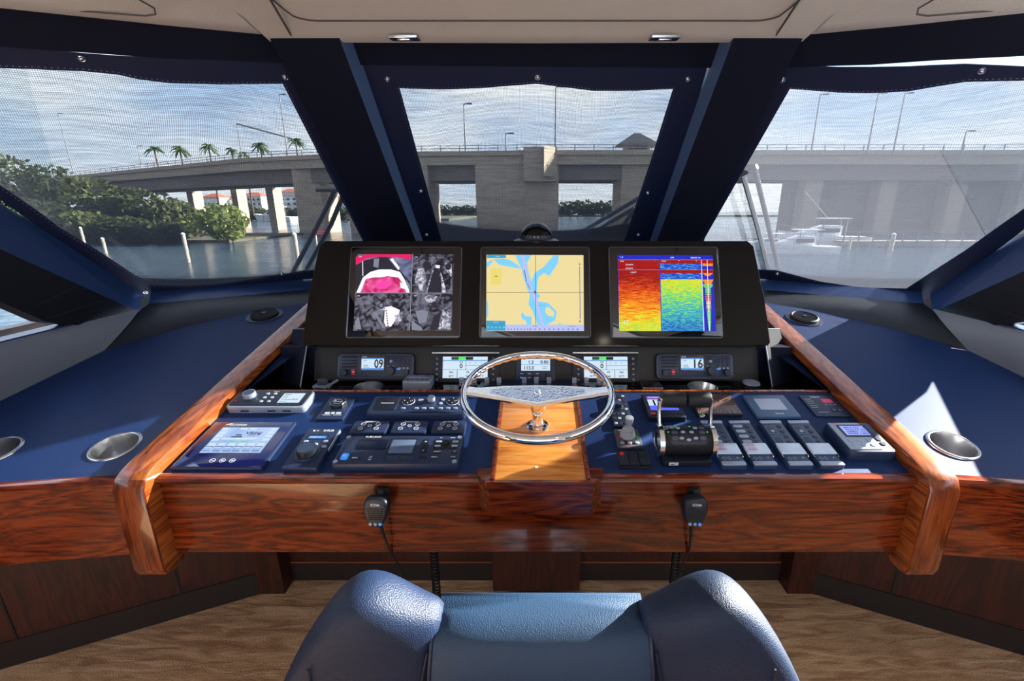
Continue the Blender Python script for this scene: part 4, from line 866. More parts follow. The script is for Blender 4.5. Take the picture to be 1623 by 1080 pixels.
def keypad():
    d = Dev(CON, 'radar_keypad', 'long navy keypad with round dials and silver knob above three small pads', 'keypad', (450, 325), (1370, 325), 160, .022, None, z4); W, H, h = d.w, d.d, d.h
    MB(M_PLAS).slab(-W, -H, W, H, 0, h, .012, .006).build('body', d.t)
    mb = MB(M_PLASD); mb.slab(-W*.86, -H*.6, -W*.42, H*.78, h, h+.003, .006, .002); mb.mat(M_WHT); mb.box(-W*.76, H*.04, h+.003, -W*.50, H*.08, h+.0034); mb.mat(M_RUB); mb.cyl((-W*.66, H*.38, h+.003), .004, .001); mb.build('card_cover', d.t)
    for x in (-.22, .70):
        mb = MB(M_PLASD); mb.lathe([(.0175, 0), (.0175, .003), (.015, .004), (.009, .003), (.007, .005), (.0004, .005)], (x*W, H*.34, h), 28); mb.mat(M_WHT)
        for k in range(4): a = k*math.pi/2; mb.box(x*W+.012*math.cos(a)-.0012, H*.34+.012*math.sin(a)-.0012, h+.0036, x*W+.012*math.cos(a)+.0012, H*.34+.012*math.sin(a)+.0012, h+.0044)
        mb.ring((x*W, H*.34, h), .0180, .0190, 0, .001, 28); mb.mat(M_WHT); mb.build('cursor_pad', d.t)
    knob(d.t, (W*.25, H*.42, h), .0115, .014, M_SILV, 'knob', 20, M_GREY, .002)
    button(d.t, W*.02, H*.48, .015, .009, h, M_KEYL); rbutton(d.t, W*.48, H*.56, .006, h, M_KEYL); rbutton(d.t, W*.46, H*.10, .0055, h, M_KEYL); rbutton(d.t, W*.86, -H*.02, .005, h, M_KEYL)
    mb = MB(M_RED); mb.box(W*.48-.003, H*.56-.0006, h+.002, W*.48+.003, H*.56+.0006, h+.0024); mb.build('print', d.t, 0)
    for x in (-.27, .00, .15, .30, .49, .64, .79): button(d.t, x*W, -H*.44, .013, .006, h, M_KEYL, .003, r=.003)
keypad()
for a, b, lb in ((305, 640, 'small navy three-row trim pad, leftmost of three in a row'), (680, 1010, 'small navy trim pad, middle of three in a row'), (1055, 1365, 'small navy trim pad, rightmost of three in a row')):
    d = Dev(CON, 'trim_keypad', lb, 'keypad', (a, 500), (b, 500), 388, .012, 'small trim pads in a row', z4); W, H, h = d.w, d.d, d.h
    MB(M_PLAS).slab(-W, -H, W, H, 0, h, .007, .003).build('body', d.t)
    mb = MB(M_WHT); mb.text('SEATRONX', 0, H*.78, h+.0003, .0050, .040); mb.build('logo', d.t, 0)
    for x, y, r in ((-.42, .36, .0068), (.40, .36, .0068), (-.48, -.34, .0068), (.40, -.34, .0068), (-.02, .08, .0055)):
        b_ = MB(M_KEY); b_.cyl((x*W, y*H, h), r, .0012, n=18); b_.mat(M_WHT); b_.ring((x*W, y*H, h+.0012), r*.82, r, 0, .0003, 20); b_.box(x*W-.0022, y*H-.0005, h+.0012, x*W+.0022, y*H+.0005, h+.0015); b_.build('button', d.t)
def autopilot():
    d = Dev(CON, 'radar_controller', 'wide navy control head with two blank windows and corner screws', 'control unit', (140, 790), (1310, 790), 524, .024, None, z4); W, H, h = d.w, d.d, d.h
    MB(M_PLAS).slab(-W, -H, W, H, 0, h, .006, .005).build('body', d.t)
    MB(mat('blank_window', (6, 16, 36), .3)).slab(-W*.76, -H*.05, -W*.24, H*.70, h-.002, h+.0004, .006, .0002).build('label_window', d.t)
    mb = MB(M_PLASD); mb.slab(-W*.22, -H*.36, W*.24, H*.78, h-.001, h+.0005, .002, .0002); mb.mat(mat('lcd', (92, 110, 140), .25)); mb.slab(-W*.18, -H*.28, W*.21, H*.66, h, h+.0010, .001, .0002); mb.build('screen', d.t)
    mb = MB(M_PLASD); mb.slab(W*.33, -H*.26, W*.44, H*.66, h, h+.0018, .003, .0006); mb.mat(M_KEYL)
    mb.poly([(W*.36, H*.46), (W*.41, H*.46), (W*.385, H*.58)], h+.0022); mb.poly([(W*.36, -H*.08), (W*.385, -H*.20), (W*.41, -H*.08)], h+.0022); mb.build('rocker', d.t)
    mb = MB(M_PLASD); mb.slab(W*.53, H*.0, W*.93, H*.70, h, h+.0015, .006, .0006); mb.build('cursor_pad', d.t)
    knob(d.t, (W*.73, H*.36, h+.0015), .0085, .006, M_RUB, 'joystick', 16, M_RUB)
    for x in (.60, .88):
        for y in (.20, .50): button(d.t, W*x, H*y, .016, .006, h+.0015, M_KEYL)
    for x, y, w, m in ((.62, -.20, .020, M_KEYL), (.90, -.20, .014, M_KEYL), (.42, -.56, .020, M_KEYL), (.60, -.56, .018, M_KEYL), (.90, -.56, .016, M_KEYL), (-.06, -.60, .030, M_KEYL), (.16, -.60, .030, M_KEYL), (-.66, -.62, .022, M_KEYL)): button(d.t, W*x, H*y, w, .009, h, M_KEY if w > .025 else M_PLASD)
    mb = MB(M_WHT); mb.text('MENU', W*.60, -H*.56, h+.0024, .004); mb.text('CHART', W*.62, -H*.20, h+.0024, .004); mb.text('F1', W*.90, -H*.20, h+.0024, .004); mb.text('CTRL', W*.90, -H*.56, h+.0024, .004); mb.text('BRILL', -W*.66, -H*.62, h+.0024, .0045)
    for k in range(3): mb.box(-W*.45, -H*(.50+k*.11), h, -W*.40, -H*(.47+k*.11), h+.0004)
    mb.text('TX', W*.62, H*.82, h+.0003, .003); mb.text('ENTER', W*.82, H*.82, h+.0003, .003); mb.build('print', d.t, 0)
    mb = MB(M_PLASD); mb.slab(-W*.70, H*.78, -W*.36, H*.96, h-.001, h+.0004, .002, .0002); mb.mat(M_WHT); mb.text('FURUNO', -W*.53, H*.87, h+.0007, .0055, .042); mb.build('logo', d.t, 0)
    b = button(d.t, -W*.84, -H*.52, .018, .022, h, E_BLUE, .003, 'power_button', .004); MB(M_WHT).ring((-W*.84, -H*.52, h+.003), .0035, .0045, 0, .0004, 16).build('legend', b, 0)
    for x, y in ((-.95, .86), (.93, .86), (-.95, -.82), (.93, -.82)): MB(M_SILV).lathe([(.0062, 0), (.0062, .001), (.004, .0015), (.0035, .0004), (.0003, .0004)], (W*x, H*y, h), 18).build('screw', d.t)
autopilot()
def joyctl():
    d = Dev(CON, 'thermal_camera_control', 'narrow navy camera control pad with a big ribbed knob', 'camera control', (1115, 770), (1415, 770), 430, .014, None, z3); W, H, h = d.w, d.d, d.h
    mb = MB(M_PLAS); mb.slab(-W, -H, W, H, 0, h, .003, .0015); mb.mat(M_SILV); mb.box(W, -H*.1, h*.3, W+.0025, H*.95, h-.001); mb.build('body', d.t)
    mb = MB(M_PLASD); mb.slab(-W*.74, H*.40, W*.60, H*.66, h, h+.0006, .002, .0002); mb.mat(E_BLUE); mb.poly([(-W*.62, H*.44), (W*.5, H*.44), (W*.5, H*.58), (-W*.62, H*.58)], h+.0009); mb.mat(E_WHITE); mb.text('-MENU-', -W*.1, H*.51, h+.0012, .0055, .045); mb.build('screen', d.t, 0)
    mb = MB(M_WHT); mb.text('FLIR', W*.50, H*.88, h+.0003, .008); mb.ring((W*.12, H*.88, h), .0022, .0036, 0, .0004, 14); mb.cyl((-W*.55, H*.87, h), .003, .0004); mb.box(-W*.40, H*.86, h, -W*.25, H*.885, h+.0004); mb.build('logo', d.t, 0)
    for x, y in ((-.6, .28), (.62, .28), (-.62, .04), (.08, .14), (.70, .02)): button(d.t, W*x, H*y, .013, .0075, h, M_KEYL, .003, r=.003)
    knob(d.t, (-W*.02, -H*.34, h), .0255, .022, M_PLASD, 'knob', 11, M_KEY, .006)
joyctl()
# ---------------------------------------------------------------- dash devices, right of the wheel
def trackpad():
    d = Dev(CON, 'keypad_remote', 'narrow black keypad with a round dial, right of the wheel', 'keypad', (150, 488), (355, 488), 163, .012, None, z6); W, H, h = d.w, d.d, d.h
    MB(M_PLASD).slab(-W, -H, W, H, 0, h, .003, .0015).build('body', d.t)
    for r in range(7):
        for k in range(4):
            y = H*(.86-r*.285)
            if r in (2, 3) and k in (1, 2): continue
            button(d.t, W*(-.72+k*.48), y, .0095, .0095, h, M_KEY if (r+k) % 3 else M_KEYL, .0012, r=.001)
    knob(d.t, (-W*.05, H*.18, h), .0135, .014, M_PLASD, 'knob', 14, M_KEY, .003)
trackpad()
def bow():
    d = Dev(CON, 'joystick', 'grey joystick with ribbed boot on a square dark plate', 'joystick', (190, 712), (455, 712), 520, .010, None, z6); W, H, h = d.w, d.d, d.h
    MB(mat('dark_plate', (52, 54, 64), .4)).slab(-W, -H, W, H, 0, h, .004, .002).build('plate', d.t)
    c = (0, H*.25, h); mb = MB(M_LGREY)
    mb.lathe([(.021, 0), (.0215, .004), (.019, .007), (.020, .010), (.017, .014), (.018, .017), (.015, .021), (.016, .024), (.012, .028), (.007, .032), (.006, .036)], c, 24); mb.build('boot', d.t)
    mb = MB(M_LGREY); mb.lathe([(.006, .034), (.0075, .040), (.0105, .050), (.0115, .060), (.0105, .063), (.0004, .064)], c, 20); mb.build('stick', d.t)
    for x, w in ((-.62, 0), (.02, 0), (.66, 0)):
        b = rbutton(d.t, x*W*.9, -H*.52, .0058, h, M_LGREY, .003); MB(M_PLASD).box(x*W*.9-.003, -H*.52-.001, h+.003, x*W*.9+.003, -H*.52+.001, h+.0033).build('legend', b, 0)
    mb = MB(M_RED); mb.poly([(-W*.88, H*.12), (-W*.62, -H*.04), (-W*.62, H*.30)], h+.0003); mb.box(-W*.3, -H*.78, h, W*.1, -H*.74, h+.0003); mb.mat(M_GRN); mb.poly([(W*.90, H*.12), (W*.64, H*.30), (W*.64, -H*.04)], h+.0003); mb.mat(M_WHT); mb.text('SIDE-POWER', -W*.2, H*.84, h+.0003, .0035); mb.build('print', d.t, 0)
bow()
def rocker():
    d = Dev(CON, 'rocker_switch_panel', 'black panel of three rocker switches, one lit red', 'switch panel', (205, 905), (548, 905), 748, .010, None, z6); W, H, h = d.w, d.d, d.h
    MB(M_PLASD).slab(-W, -H, W, H, 0, h*.6, .004, .002).build('frame', d.t)
    for k, m in enumerate((M_RED, None, mat('dim_green', (16, 56, 50), .4))):
        x = W*(-.64+k*.63); w = W*.28
        b = MB(M_PLASD); b.loft([[(x-w, -H*.86, .005), (x+w, -H*.86, .005), (x+w, -H*.86, .012), (x-w, -H*.86, .012)], [(x-w, 0, .005), (x+w, 0, .005), (x+w, 0, .0095), (x-w, 0, .0095)], [(x-w, H*.86, .005), (x+w, H*.86, .005), (x+w, H*.86, .0125), (x-w, H*.86, .0125)]]); b = b.build('rocker', d.t, 20)
        if m: MB(m).add([(x-w*.6, H*.38, .0114), (x+w*.3, H*.38, .0114), (x+w*.3, H*.78, .0128), (x-w*.6, H*.78, .0128)], [(0, 1, 2, 3)]).build('indicator', b, 0)
        mb = MB(M_KEY)
        for i in range(4):
            for j in range(2): mb.box(x-w*.7+i*w*.42, -H*(.30+j*.2), .0105, x-w*.6+i*w*.42, -H*(.28+j*.2)+.0005, .0125)
        mb.build('dots', b, 0)
rocker()
def heading():
    d = Dev(CON, 'heading_display', 'small square display with purple screen reading 173', 'display', (515, 402), (900, 402), 160, .016, None, z6); W, H, h = d.w, d.d, d.h
    MB(M_PLASD).slab(-W, -H, W, H, 0, h, .004, .002).build('body', d.t)
    z = h+.0003; mb = MB(emat('violet', (86, 96, 220), .9)); a = W*.78; mb.poly([(-a, -H*.42), (a, -H*.42), (a, H*.76), (-a, H*.76)], z); z += .0003
    mb.mat(E_WHITE); mb.poly([(-a, -H*.05), (a, -H*.05), (a, H*.48), (-a, H*.48)], z); mb.mat(E_RED); mb.poly([(-a, H*.50), (-a*.1, H*.50), (-a*.1, H*.56), (-a, H*.56)], z); mb.mat(E_GRN); mb.poly([(-a*.6, -H*.38), (-a*.2, -H*.38), (-a*.2, -H*.33), (-a*.6, -H*.33)], z)
    mb.mat(E_INK); mb.text('173', -a*.05, H*.20, z+.0003, .028); mb.mat(E_WHITE); mb.text('STANDBY', -a*.5, H*.66, z, .005); mb.build('screen', d.t, 0)
    button(d.t, -W*.74, -H*.72, .015, .006, h, M_RED)
    for x in (-.36, 0, .36, .72): button(d.t, W*x, -H*.72, .014, .005, h, M_KEY)
heading()
def moire():
    m = bpy.data.materials.new('brown_mesh_screen'); m.use_nodes = True; nt = m.node_tree; N = nt.nodes; L = nt.links; b = N['Principled BSDF']
    tc = N.new('ShaderNodeTexCoord'); nz = N.new('ShaderNodeTexNoise'); nz.inputs['Scale'].default_value = 9; L.new(tc.outputs['Object'], nz.inputs[0])
    mu = N.new('ShaderNodeMath'); mu.operation = 'MULTIPLY'; mu.inputs[1].default_value = 26; L.new(nz.outputs[0], mu.inputs[0]); fr = N.new('ShaderNodeMath'); fr.operation = 'FRACT'; L.new(mu.outputs[0], fr.inputs[0])
    cr = N.new('ShaderNodeValToRGB'); L.new(fr.outputs[0], cr.inputs[0]); e = cr.color_ramp.elements; e[0].position = .3; e[0].color = lin((62, 42, 40)); e[1].position = .7; e[1].color = lin((116, 90, 84))
    L.new(cr.outputs[0], b.inputs['Base Color']); b.inputs['Roughness'].default_value = .25
    d = Dev(CON, 'glass_screen', 'brown patterned flat screen partly behind the throttle handles', 'display', (1015, 370), (1480, 370), 157, .012, None, z6)
    d.body(M_PLASD, .002, .001, name='frame'); MB(m).slab(-d.w*.96, -d.d*.92, d.w*.96, d.d*.94, d.h, d.h+.0006, .001, .0002).build('screen', d.t)
moire()
def greypanel():
    d = Dev(CON, 'sensor_panel', 'blue-grey flat panel with a pale reflecting screen', 'display', (410, 308), (765, 308), 133, .009, None, z7); W, H, h = d.w, d.d, d.h
    d.body(mat('slate_panel', (70, 96, 132), .35), .004, .002)
    MB(mat('pale_lcd', (168, 182, 206), .15, bump=(260, .6, .001))).slab(-W*.62, -H*.40, W*.62, H*.62, h, h+.0008, .002, .0003).build('screen', d.t)
    MB(M_WHT).text('Simrad', W*.1, -H*.72, h+.0003, .006).build('logo', d.t, 0)
greypanel()
def pinkpanel():
    d = Dev(CON, 'monitor_panel', 'thin dark panel with a pink window near the right rail', 'control panel', (885, 303), (1165, 303), 137, .005, None, z7); W, H, h = d.w, d.d, d.h
    d.body(M_PLAS, .003, .001); MB(mat('pink_film', (226, 70, 110), .4)).slab(W*.12, H*.26, W*.72, H*.64, h, h+.0005, .0005, .0001).build('window', d.t)
    mb = MB(M_WHT); mb.text('FIREBOY', -W*.1, H*.82, h+.0003, .0055)
    for k in range(5): mb.box(-W*.85, H*(.60-k*.2), h, -W*(.45-.05*(k % 2)), H*(.60-k*.2)+.001, h+.0003)
    mb.box(-W*.7, -H*.66, h, -W*.1, -H*.64, h+.0003)
    for k in range(3): mb.text('ON', W*(.16+k*.26), H*.08, h+.0003, .003)
    mb.build('print', d.t, 0)
    for x in (.30, .66): b = button(d.t, W*x, -H*.48, .016, .015, h, M_PLASD, .0014); MB(M_KEYL).ring((W*x, -H*.48, h+.0014), .0045, .0055, 0, .0003, 4).build('outline', b, 0)
pinkpanel()
M_COVER = mat('clear_cover', (196, 216, 240), .12, coat=1, alpha=1)
for k, (a, b, lt, lb) in enumerate(((128, 330, -1, 'slim switch pad with silver ends, leftmost of four beside the throttle'), (385, 580, -1, 'slim switch pad with pink keys, second of four from the throttle'), (668, 868, 1, 'slim switch pad with round keys, third of four from the throttle'), (924, 1120, 1, 'slim switch pad with round keys, rightmost of the four'))):
    d = Dev(CON, 'switch_pad', lb, 'switch pad', (a, 703), (b, 703), 340, .013, 'slim silver ended switch pads', z7); W, H, h = d.w, d.d, d.h
    MB(mat('pad_base', (44, 62, 92), .35)).slab(-W, -H, W, H, 0, h, .006, .003).build('body', d.t)
    for n, y0, y1 in (('end_cap', H*.86, H*.998), ('end_cap', -H*.985, -H*.83)): MB(M_SILV).slab(-W*.97, y0, W*.97, y1, h-.002, h+.002, .004, .0015).build(n, d.t)
    for r in range(4):
        y = H*(.72-r*.24); rbutton(d.t, W*.48, y, .0072, h, M_KEY, .002)
        if lt < 0: button(d.t, -W*.40, y, .026, .012, h, M_KEYL, .002, r=.005)
        elif r in (1,): rbutton(d.t, -W*.4, y, .0052, h, M_KEYL)
    if lt > 0:
        mb = MB(M_KEYL)
        for y0, y1 in ((.36, .74), (-.10, .24)):
            for p in ((-W*.8, y0*H, -W*.05, y0*H+.0006), (-W*.8, y1*H, -W*.05, y1*H+.0006), (-W*.8, y0*H, -W*.8+.0006, y1*H), (-W*.05, y0*H, -W*.05+.0006, y1*H)): mb.box(p[0], p[1], h, p[2], p[3], h+.0004)
        mb.build('print', d.t, 0)
    # hinged cover over the lower keys
    mb = MB(M_COVER); mb.slab(-W*1.02, -H*.56, W*1.02, -H*.12, h+.0015, h+.006, .003, .002); cv = mb.build('flip_cover', d.t)
    for s_ in (-1, 1): MB(M_CHR).tube([(s_*W*1.05, -H*.14, h+.002), (s_*W*1.05, -H*.62, h+.002), (s_*W*1.0, -H*.66, h)], .0014, 6).build('hinge_arm', cv)
    if lt < 0:
        for y in (-.22, -.40): MB(mat('pink_key', (196, 168, 200), .3)).slab(-W*.78, y*H-.005, -W*.06, y*H+.005, h+.006, h+.0068, .003, .0003).build('key', cv)
    mb = MB(M_KEYL); mb.ring((-W*.55, -H*.70, h), .0050, .0060, 0, .0005, 4); mb.ring((-W*.15, -H*.70, h), .0050, .0060, 0, .0005, 4); mb.cyl((W*.55, -H*.68, h), .0022, .0006); mb.build('print_icons', d.t, 0)
def greyctl():
    d = Dev(CON, 'generator_controller', 'thick grey control box with blue lcd and six round keys, far right', 'control unit', (1160, 590), (1545, 590), 350, .030, None, z7); W, H, h = d.w, d.d, d.h
    MB(M_PLAS).slab(-W, -H, W, H, 0, h, .010, .008).build('body', d.t)
    MB(mat('pale_grey', (150, 166, 190), .4)).slab(-W*.92, -H*.86, W*.46, H*.90, h-.001, h+.0015, .003, .001).build('face_plate', d.t)
    mb = MB(M_PLASD); mb.slab(-W*.66, -H*.08, W*.66, H*.74, h+.0012, h+.0025, .003, .0004); mb.mat(emat('lcd_violet', (150, 164, 232), .7)); mb.slab(-W*.56, H*.02, W*.48, H*.66, h+.0025, h+.0030, .001, .0001); mb.mat(E_DBL)
    for k in range(4): mb.text(('48.2 Hz   OK', 'VOLTS 121', 'AMPS  12.4', 'RPM 1800')[k], -W*.44, H*(.54-k*.14), h+.0033, .0055, .06 if k else .075, 'l')
    mb.build('screen', d.t, 0)
    for r in range(2):
        for k in range(3): rbutton(d.t, W*(-.62+k*.40), -H*(.32+r*.30), .0068, h+.0015, M_SILV, .002)
        rbutton(d.t, W*.66, -H*(.22+r*.30), .0075, h, M_PLASD, .002)
    MB(mat('pink_film')).box(-W*.80, H*.80, h+.0012, -W*.55, H*.87, h+.0018).build('label_mark', d.t, 0)
greyctl()
# ---------------------------------------------------------------- throttle
def throttle():
    m = CON.at(CON.loc(1087, 705, .045).x, CON.loc(1087, 701, .04).y, 0); t = thing('throttle_control', 'twin lever throttle control with chrome arms and black grips', 'throttle', m)
    w = .066
    MB(M_PLASD).slab(-.062, -.050, .062, .034, 0, .018, .004, .002).build('base', t)
    lb = MB(M_WHT); lb.box(-.048, -.0508, .006, -.024, -.0500, .015); lb.mat(M_INK if False else M_PLASD); lb.box(-.044, -.0512, .009, -.034, -.0507, .011); lb.build('label_plate', t, 0)
    mb = MB(M_RUB); R = []
    for x, f in ((-w+.004, .96), (-w+.007, 1), (w-.007, 1), (w-.004, .96)): R.append([(x, .036*f*math.cos(2*math.pi*i/36), .046+.036*f*math.sin(2*math.pi*i/36)) for i in range(36)])
    mb.loft(R); mb.build('drum', t, 50)
    # key plate wrapped on the drum's upper side
    mb = MB(M_PLASD); R = []
    for a in range(24, 128, 8):
        A = math.radians(a); ww = (w-.012)*(1-.25*abs((a-76)/52)**2.5); r = .0385
        R.append([(-ww, -r*math.cos(A), .046+r*math.sin(A)), (ww, -r*math.cos(A), .046+r*math.sin(A)), (ww, -(r-.004)*math.cos(A), .046+(r-.004)*math.sin(A)), (-ww, -(r-.004)*math.cos(A), .046+(r-.004)*math.sin(A))])
    mb.loft(R); kp = fixn(mb.build('key_plate', t, 30))
    def onm(x, a, r=.0388): A = math.radians(a); return Matrix.Translation((x, -r*math.cos(A), .046+r*math.sin(A))) @ Matrix.Rotation(-(math.pi/2-A) if False else (math.pi/2-A), 4, 'X')
    for x, a, rx in ((-.036, 92, .007), (-.022, 92, .006), (.022, 92, .006), (.038, 92, .007), (-.034, 70, .008), (-.012, 72, .006), (.010, 72, .006), (.036, 70, .008), (-.034, 48, .010), (-.018, 48, .006), (0, 42, .006), (.018, 48, .006), (.036, 48, .009)):
        b = MB(M_KEYL if abs(x) < .03 else M_GREY); b.T = onm(x, a); b.lathe([(rx, 0), (rx*.95, .0015), (.0003, .0018)], n=16, sy=.62); b.build('button', kp)
    for x, a, mm in ((-.026, 104, E_GRN), (.010, 104, E_GRN), (.044, 92, E_BLUE), (-.050, 72, E_GRN), (.050, 72, E_GRN)):
        b = MB(mm); b.T = onm(x, a); b.box(-.0018, -.001, 0, .0018, .001, .001); b.build('indicator', kp, 0)
    for s_ in (-1, 1):
        mb = MB(M_CHR); X = s_*w
        def cyl_ring(r0, r1, x0, x1):
            A = [[(x, r*math.cos(2*math.pi*i/36), .046+r*math.sin(2*math.pi*i/36)) for i in range(36)] for r, x in ((r0, x0), (r0, x1), (r1, x1), (r1, x0), (r0, x0))]
            mb.loft(A, False)
        cyl_ring(.025, .043, X-.005*s_, X+.007*s_); mb.mat(M_RUB); cyl_ring(.021, .025, X-.004*s_, X+.004*s_); mb.mat(M_STEEL); cyl_ring(.0005, .021, X-.004*s_, X+.001*s_); fixn(mb.build('end_ring', t, 40))
        # arm from hub up and forward to grip
        mb = MB(M_CHR); pts = [(X, .010, .070), (X+s_*.001, .020, .092), (X+s_*.002, .032, .118), (X, .040, .138), (X-s_*.002, .042, .152)]
        R = []
        for i, p in enumerate(pts):
            hw = (.0125, .008, .007, .010, .012)[i]; R.append([(p[0]-.0035, p[1]-hw, p[2]+hw*.35), (p[0]+.0035, p[1]-hw, p[2]+hw*.35), (p[0]+.0035, p[1]+hw, p[2]-hw*.35), (p[0]-.0035, p[1]+hw, p[2]-hw*.35)])
        mb.loft(R); o = fixn(mb.build('lever_arm', t, 30)); bv = o.modifiers.new('b', 'BEVEL'); bv.width = .002; bv.segments = 2; bv.limit_method = 'ANGLE'
        mb = MB(M_RUB); x0, x1 = sorted((s_*.003, s_*(w-.003))); R = []
        for x, f in ((x0, .8), (x0+.002, .97), (x0+.005, 1), (x1-.004, 1.02), (x1, .96)): R.append([(x, .042+.0195*f*math.cos(2*math.pi*i/28), .146+.0215*f*math.sin(2*math.pi*i/28)) for i in range(28)])
        mb.loft(R); gr = mb.build('grip', t, 50)
    mb = MB(M_CHR); mb.tube([(w-.022, .034, .096), (w-.010, .036, .100)], .004, 10); mb.build('trim_button', t)
throttle()
# ---------------------------------------------------------------- steering wheel
def wheel():
    m = CON.at(CON.loc(852, 622, .14).x, CON.loc(852, 621, .14).y, 0)
    t = thing('steering_wheel', 'polished chrome steering wheel with engraved two-arm spoke', 'steering wheel', m); R = .198; zz = .14
    n = 120; ring = []
    for i in range(n+1):
        a = 2*math.pi*i/n; wv = .5+.5*math.cos(44*a); rr = []
        for k in range(14):
            b = 2*math.pi*k/14; cx_, cz_ = math.cos(b), math.sin(b); r = .0115
            if cx_ < -.2 and cz_ < .5: r -= .0036*wv
            rr.append(((R+cx_*r)*math.cos(a), (R+cx_*r)*math.sin(a), zz+cz_*r*1.05))
        ring.append(rr)
    mb = MB(M_CHR); mb.loft(ring, False); mb.build('rim', t, 60)
    # spoke plate: bow-tie with V lower edge
    top = [(-.190, .020), (-.165, .018), (-.150, .020), (-.09, .034), (0, .040), (.09, .034), (.150, .020), (.165, .018), (.190, .020)]
    bot = [(-.190, -.014), (-.165, -.016), (-.12, -.020), (-.06, -.030), (0, -.052), (.06, -.030), (.12, -.020), (.165, -.016), (.190, -.014)]
    eng = mat('engraved_chrome', (232, 236, 246), .14, 1, bump=(130, .55, .003))
    mb = MB(M_CHR); Rg = []
    for (a, b) in zip(top, bot):
        dz = -.006+.010*(abs(a[0])/.19)**2; x = a[0]
        Rg.append([(x, b[1], zz+dz-.010), (x, b[1]-.001, zz+dz-.004), (x, b[1]+.004, zz+dz+.002), (x, a[1]-.004, zz+dz+.002), (x, a[1]+.001, zz+dz-.004), (x, a[1], zz+dz-.010)])
    mb.loft(Rg); sp = fixn(mb.build('spoke', t, 40))
    mb = MB(eng); P = []
    V = []
    xs = [-.128, -.11, -.07, -.03, 0, .03, .07, .11, .128]
    for x in xs:
        k = 1-(abs(x)/.132)**3; dz = -.006+.010*(abs(x)/.19)**2+.0026; V += [(x, -.006-.034*k*(1-abs(x)/.2), zz+dz), (x, .006+.024*k, zz+dz)]
    mb.add(V, [(2*i, 2*i+2, 2*i+3, 2*i+1) for i in range(len(xs)-1)]); mb.build('engraving', sp, 0)
    mb = MB(M_CHR); mb.lathe([(.011, zz-.003), (.011, zz), (.0095, zz+.002), (.007, zz+.002)], n=24); mb.mat(M_SILV); mb.lathe([(.007, zz+.001), (.006, zz+.006), (.0004, zz+.006)], n=6); mb.build('hub_nut', t, 30)
    mb = MB(M_CHR); mb.lathe([(.031, .022), (.031, .026), (.026, .030), (.017, .032), (.0155, .050), (.0155, .075), (.021, .080), (.026, .095), (.027, zz-.018), (.014, zz-.014), (.014, zz-.006)], n=32); mb.build('column', t, 50)
wheel()
# ---------------------------------------------------------------- things in the tray
def tray_item(u, v): p = TRAY.loc(u, v); return TRAY.at(p.x, p.y, 0)
t = thing('phone_clip', 'small silver clip holder at the left end of the tray', 'clip', tray_item(512, 612))
MB(M_SILV).slab(-.03, -.02, .03, .012, 0, .006, .004, .002).build('foot', t); MB(M_GREY).slab(-.014, -.012, .018, .008, .006, .028, .004, .003).build('jaw', t); MB(M_SILV).tube([(.018, -.03, .004), (.04, .03, .010)], .005, 8).build('bar', t)
t = thing('wireless_charger', 'silver boxed device with lilac window in the tray', 'device', tray_item(664, 612))
MB(M_SILV).slab(-.048, -.035, .048, .035, 0, .030, .004, .003).build('body', t); MB(mat('lilac_glass', (150, 160, 210), .12, coat=1)).slab(-.038, .0, .038, .030, .030, .0312, .002, .0003).build('window', t)
for k in range(5): button(t, -.034+k*.017, -.014, .012, .008, .030, M_GREY)
t = thing('steel_plate', 'flat brushed steel plate in the tray right of the wheel', 'plate', tray_item(1032, 613)); MB(M_STEEL).slab(-.034, -.035, .034, .035, 0, .010, .003, .002).build('plate', t)
t = thing('round_cap', 'round silver cap at the right end of the tray', 'cap', tray_item(1190, 613)); MB(M_PLASD).cyl((0, 0, 0), .031, .012, n=32).build('collar', t); MB(M_SILV).lathe([(.029, .012), (.028, .017), (.0004, .018)], n=32).build('lid', t)
for k, u in enumerate((732, 752, 772, 791, 831, 850, 870, 910, 929, 949)):
    where = ('leftmost of the ten', 'second from the left', 'third from the left', 'fourth from the left', 'first of the middle three', 'middle one right behind the hub', 'last of the middle three', 'third from the right', 'second from the right', 'rightmost of the ten')[k]
    t = thing('key_switch', 'small silver lever switch behind the wheel, '+where, 'switch', tray_item(u, 613) @ Matrix.Translation((0, 0, .004)), 'silver switches behind the wheel')
    MB(M_PLASD).cyl((0, 0, 0), .012, .004, n=20).build('collar', t); MB(M_CHR).cyl((0, 0, .004), .008, .008, n=16).build('barrel', t); MB(M_SILV).slab(-.008, -.005, .008, .005, .012, .030, .003, .002).build('lever', t)
# ---------------------------------------------------------------- compass on the housing
t = thing('compass', 'black domed compass on top of the display housing', 'compass', Matrix.Translation((0, 1.76, ZC-.115)))
MB(M_PLASD).lathe([(.085, 0), (.085, .006), (.075, .010), (.062, .012), (.06, .026)], n=40).build('base', t)
MB(M_GLOSS).lathe([(.062, .010)]+[(.058*math.cos(math.radians(a)), .022+.050*math.sin(math.radians(a))) for a in range(0, 90, 9)]+[(.0004, .072)], n=40).build('dome', t, 60)
mb = MB(M_SILV)
for k in range(14): a = math.radians(180+k*180/13); mb.box(.055*math.cos(a)-.0015, .060*math.sin(a)-.001, .016, .055*math.cos(a)+.0015, .060*math.sin(a)+.0006, .022)
mb.build('card_marks', t, 0)
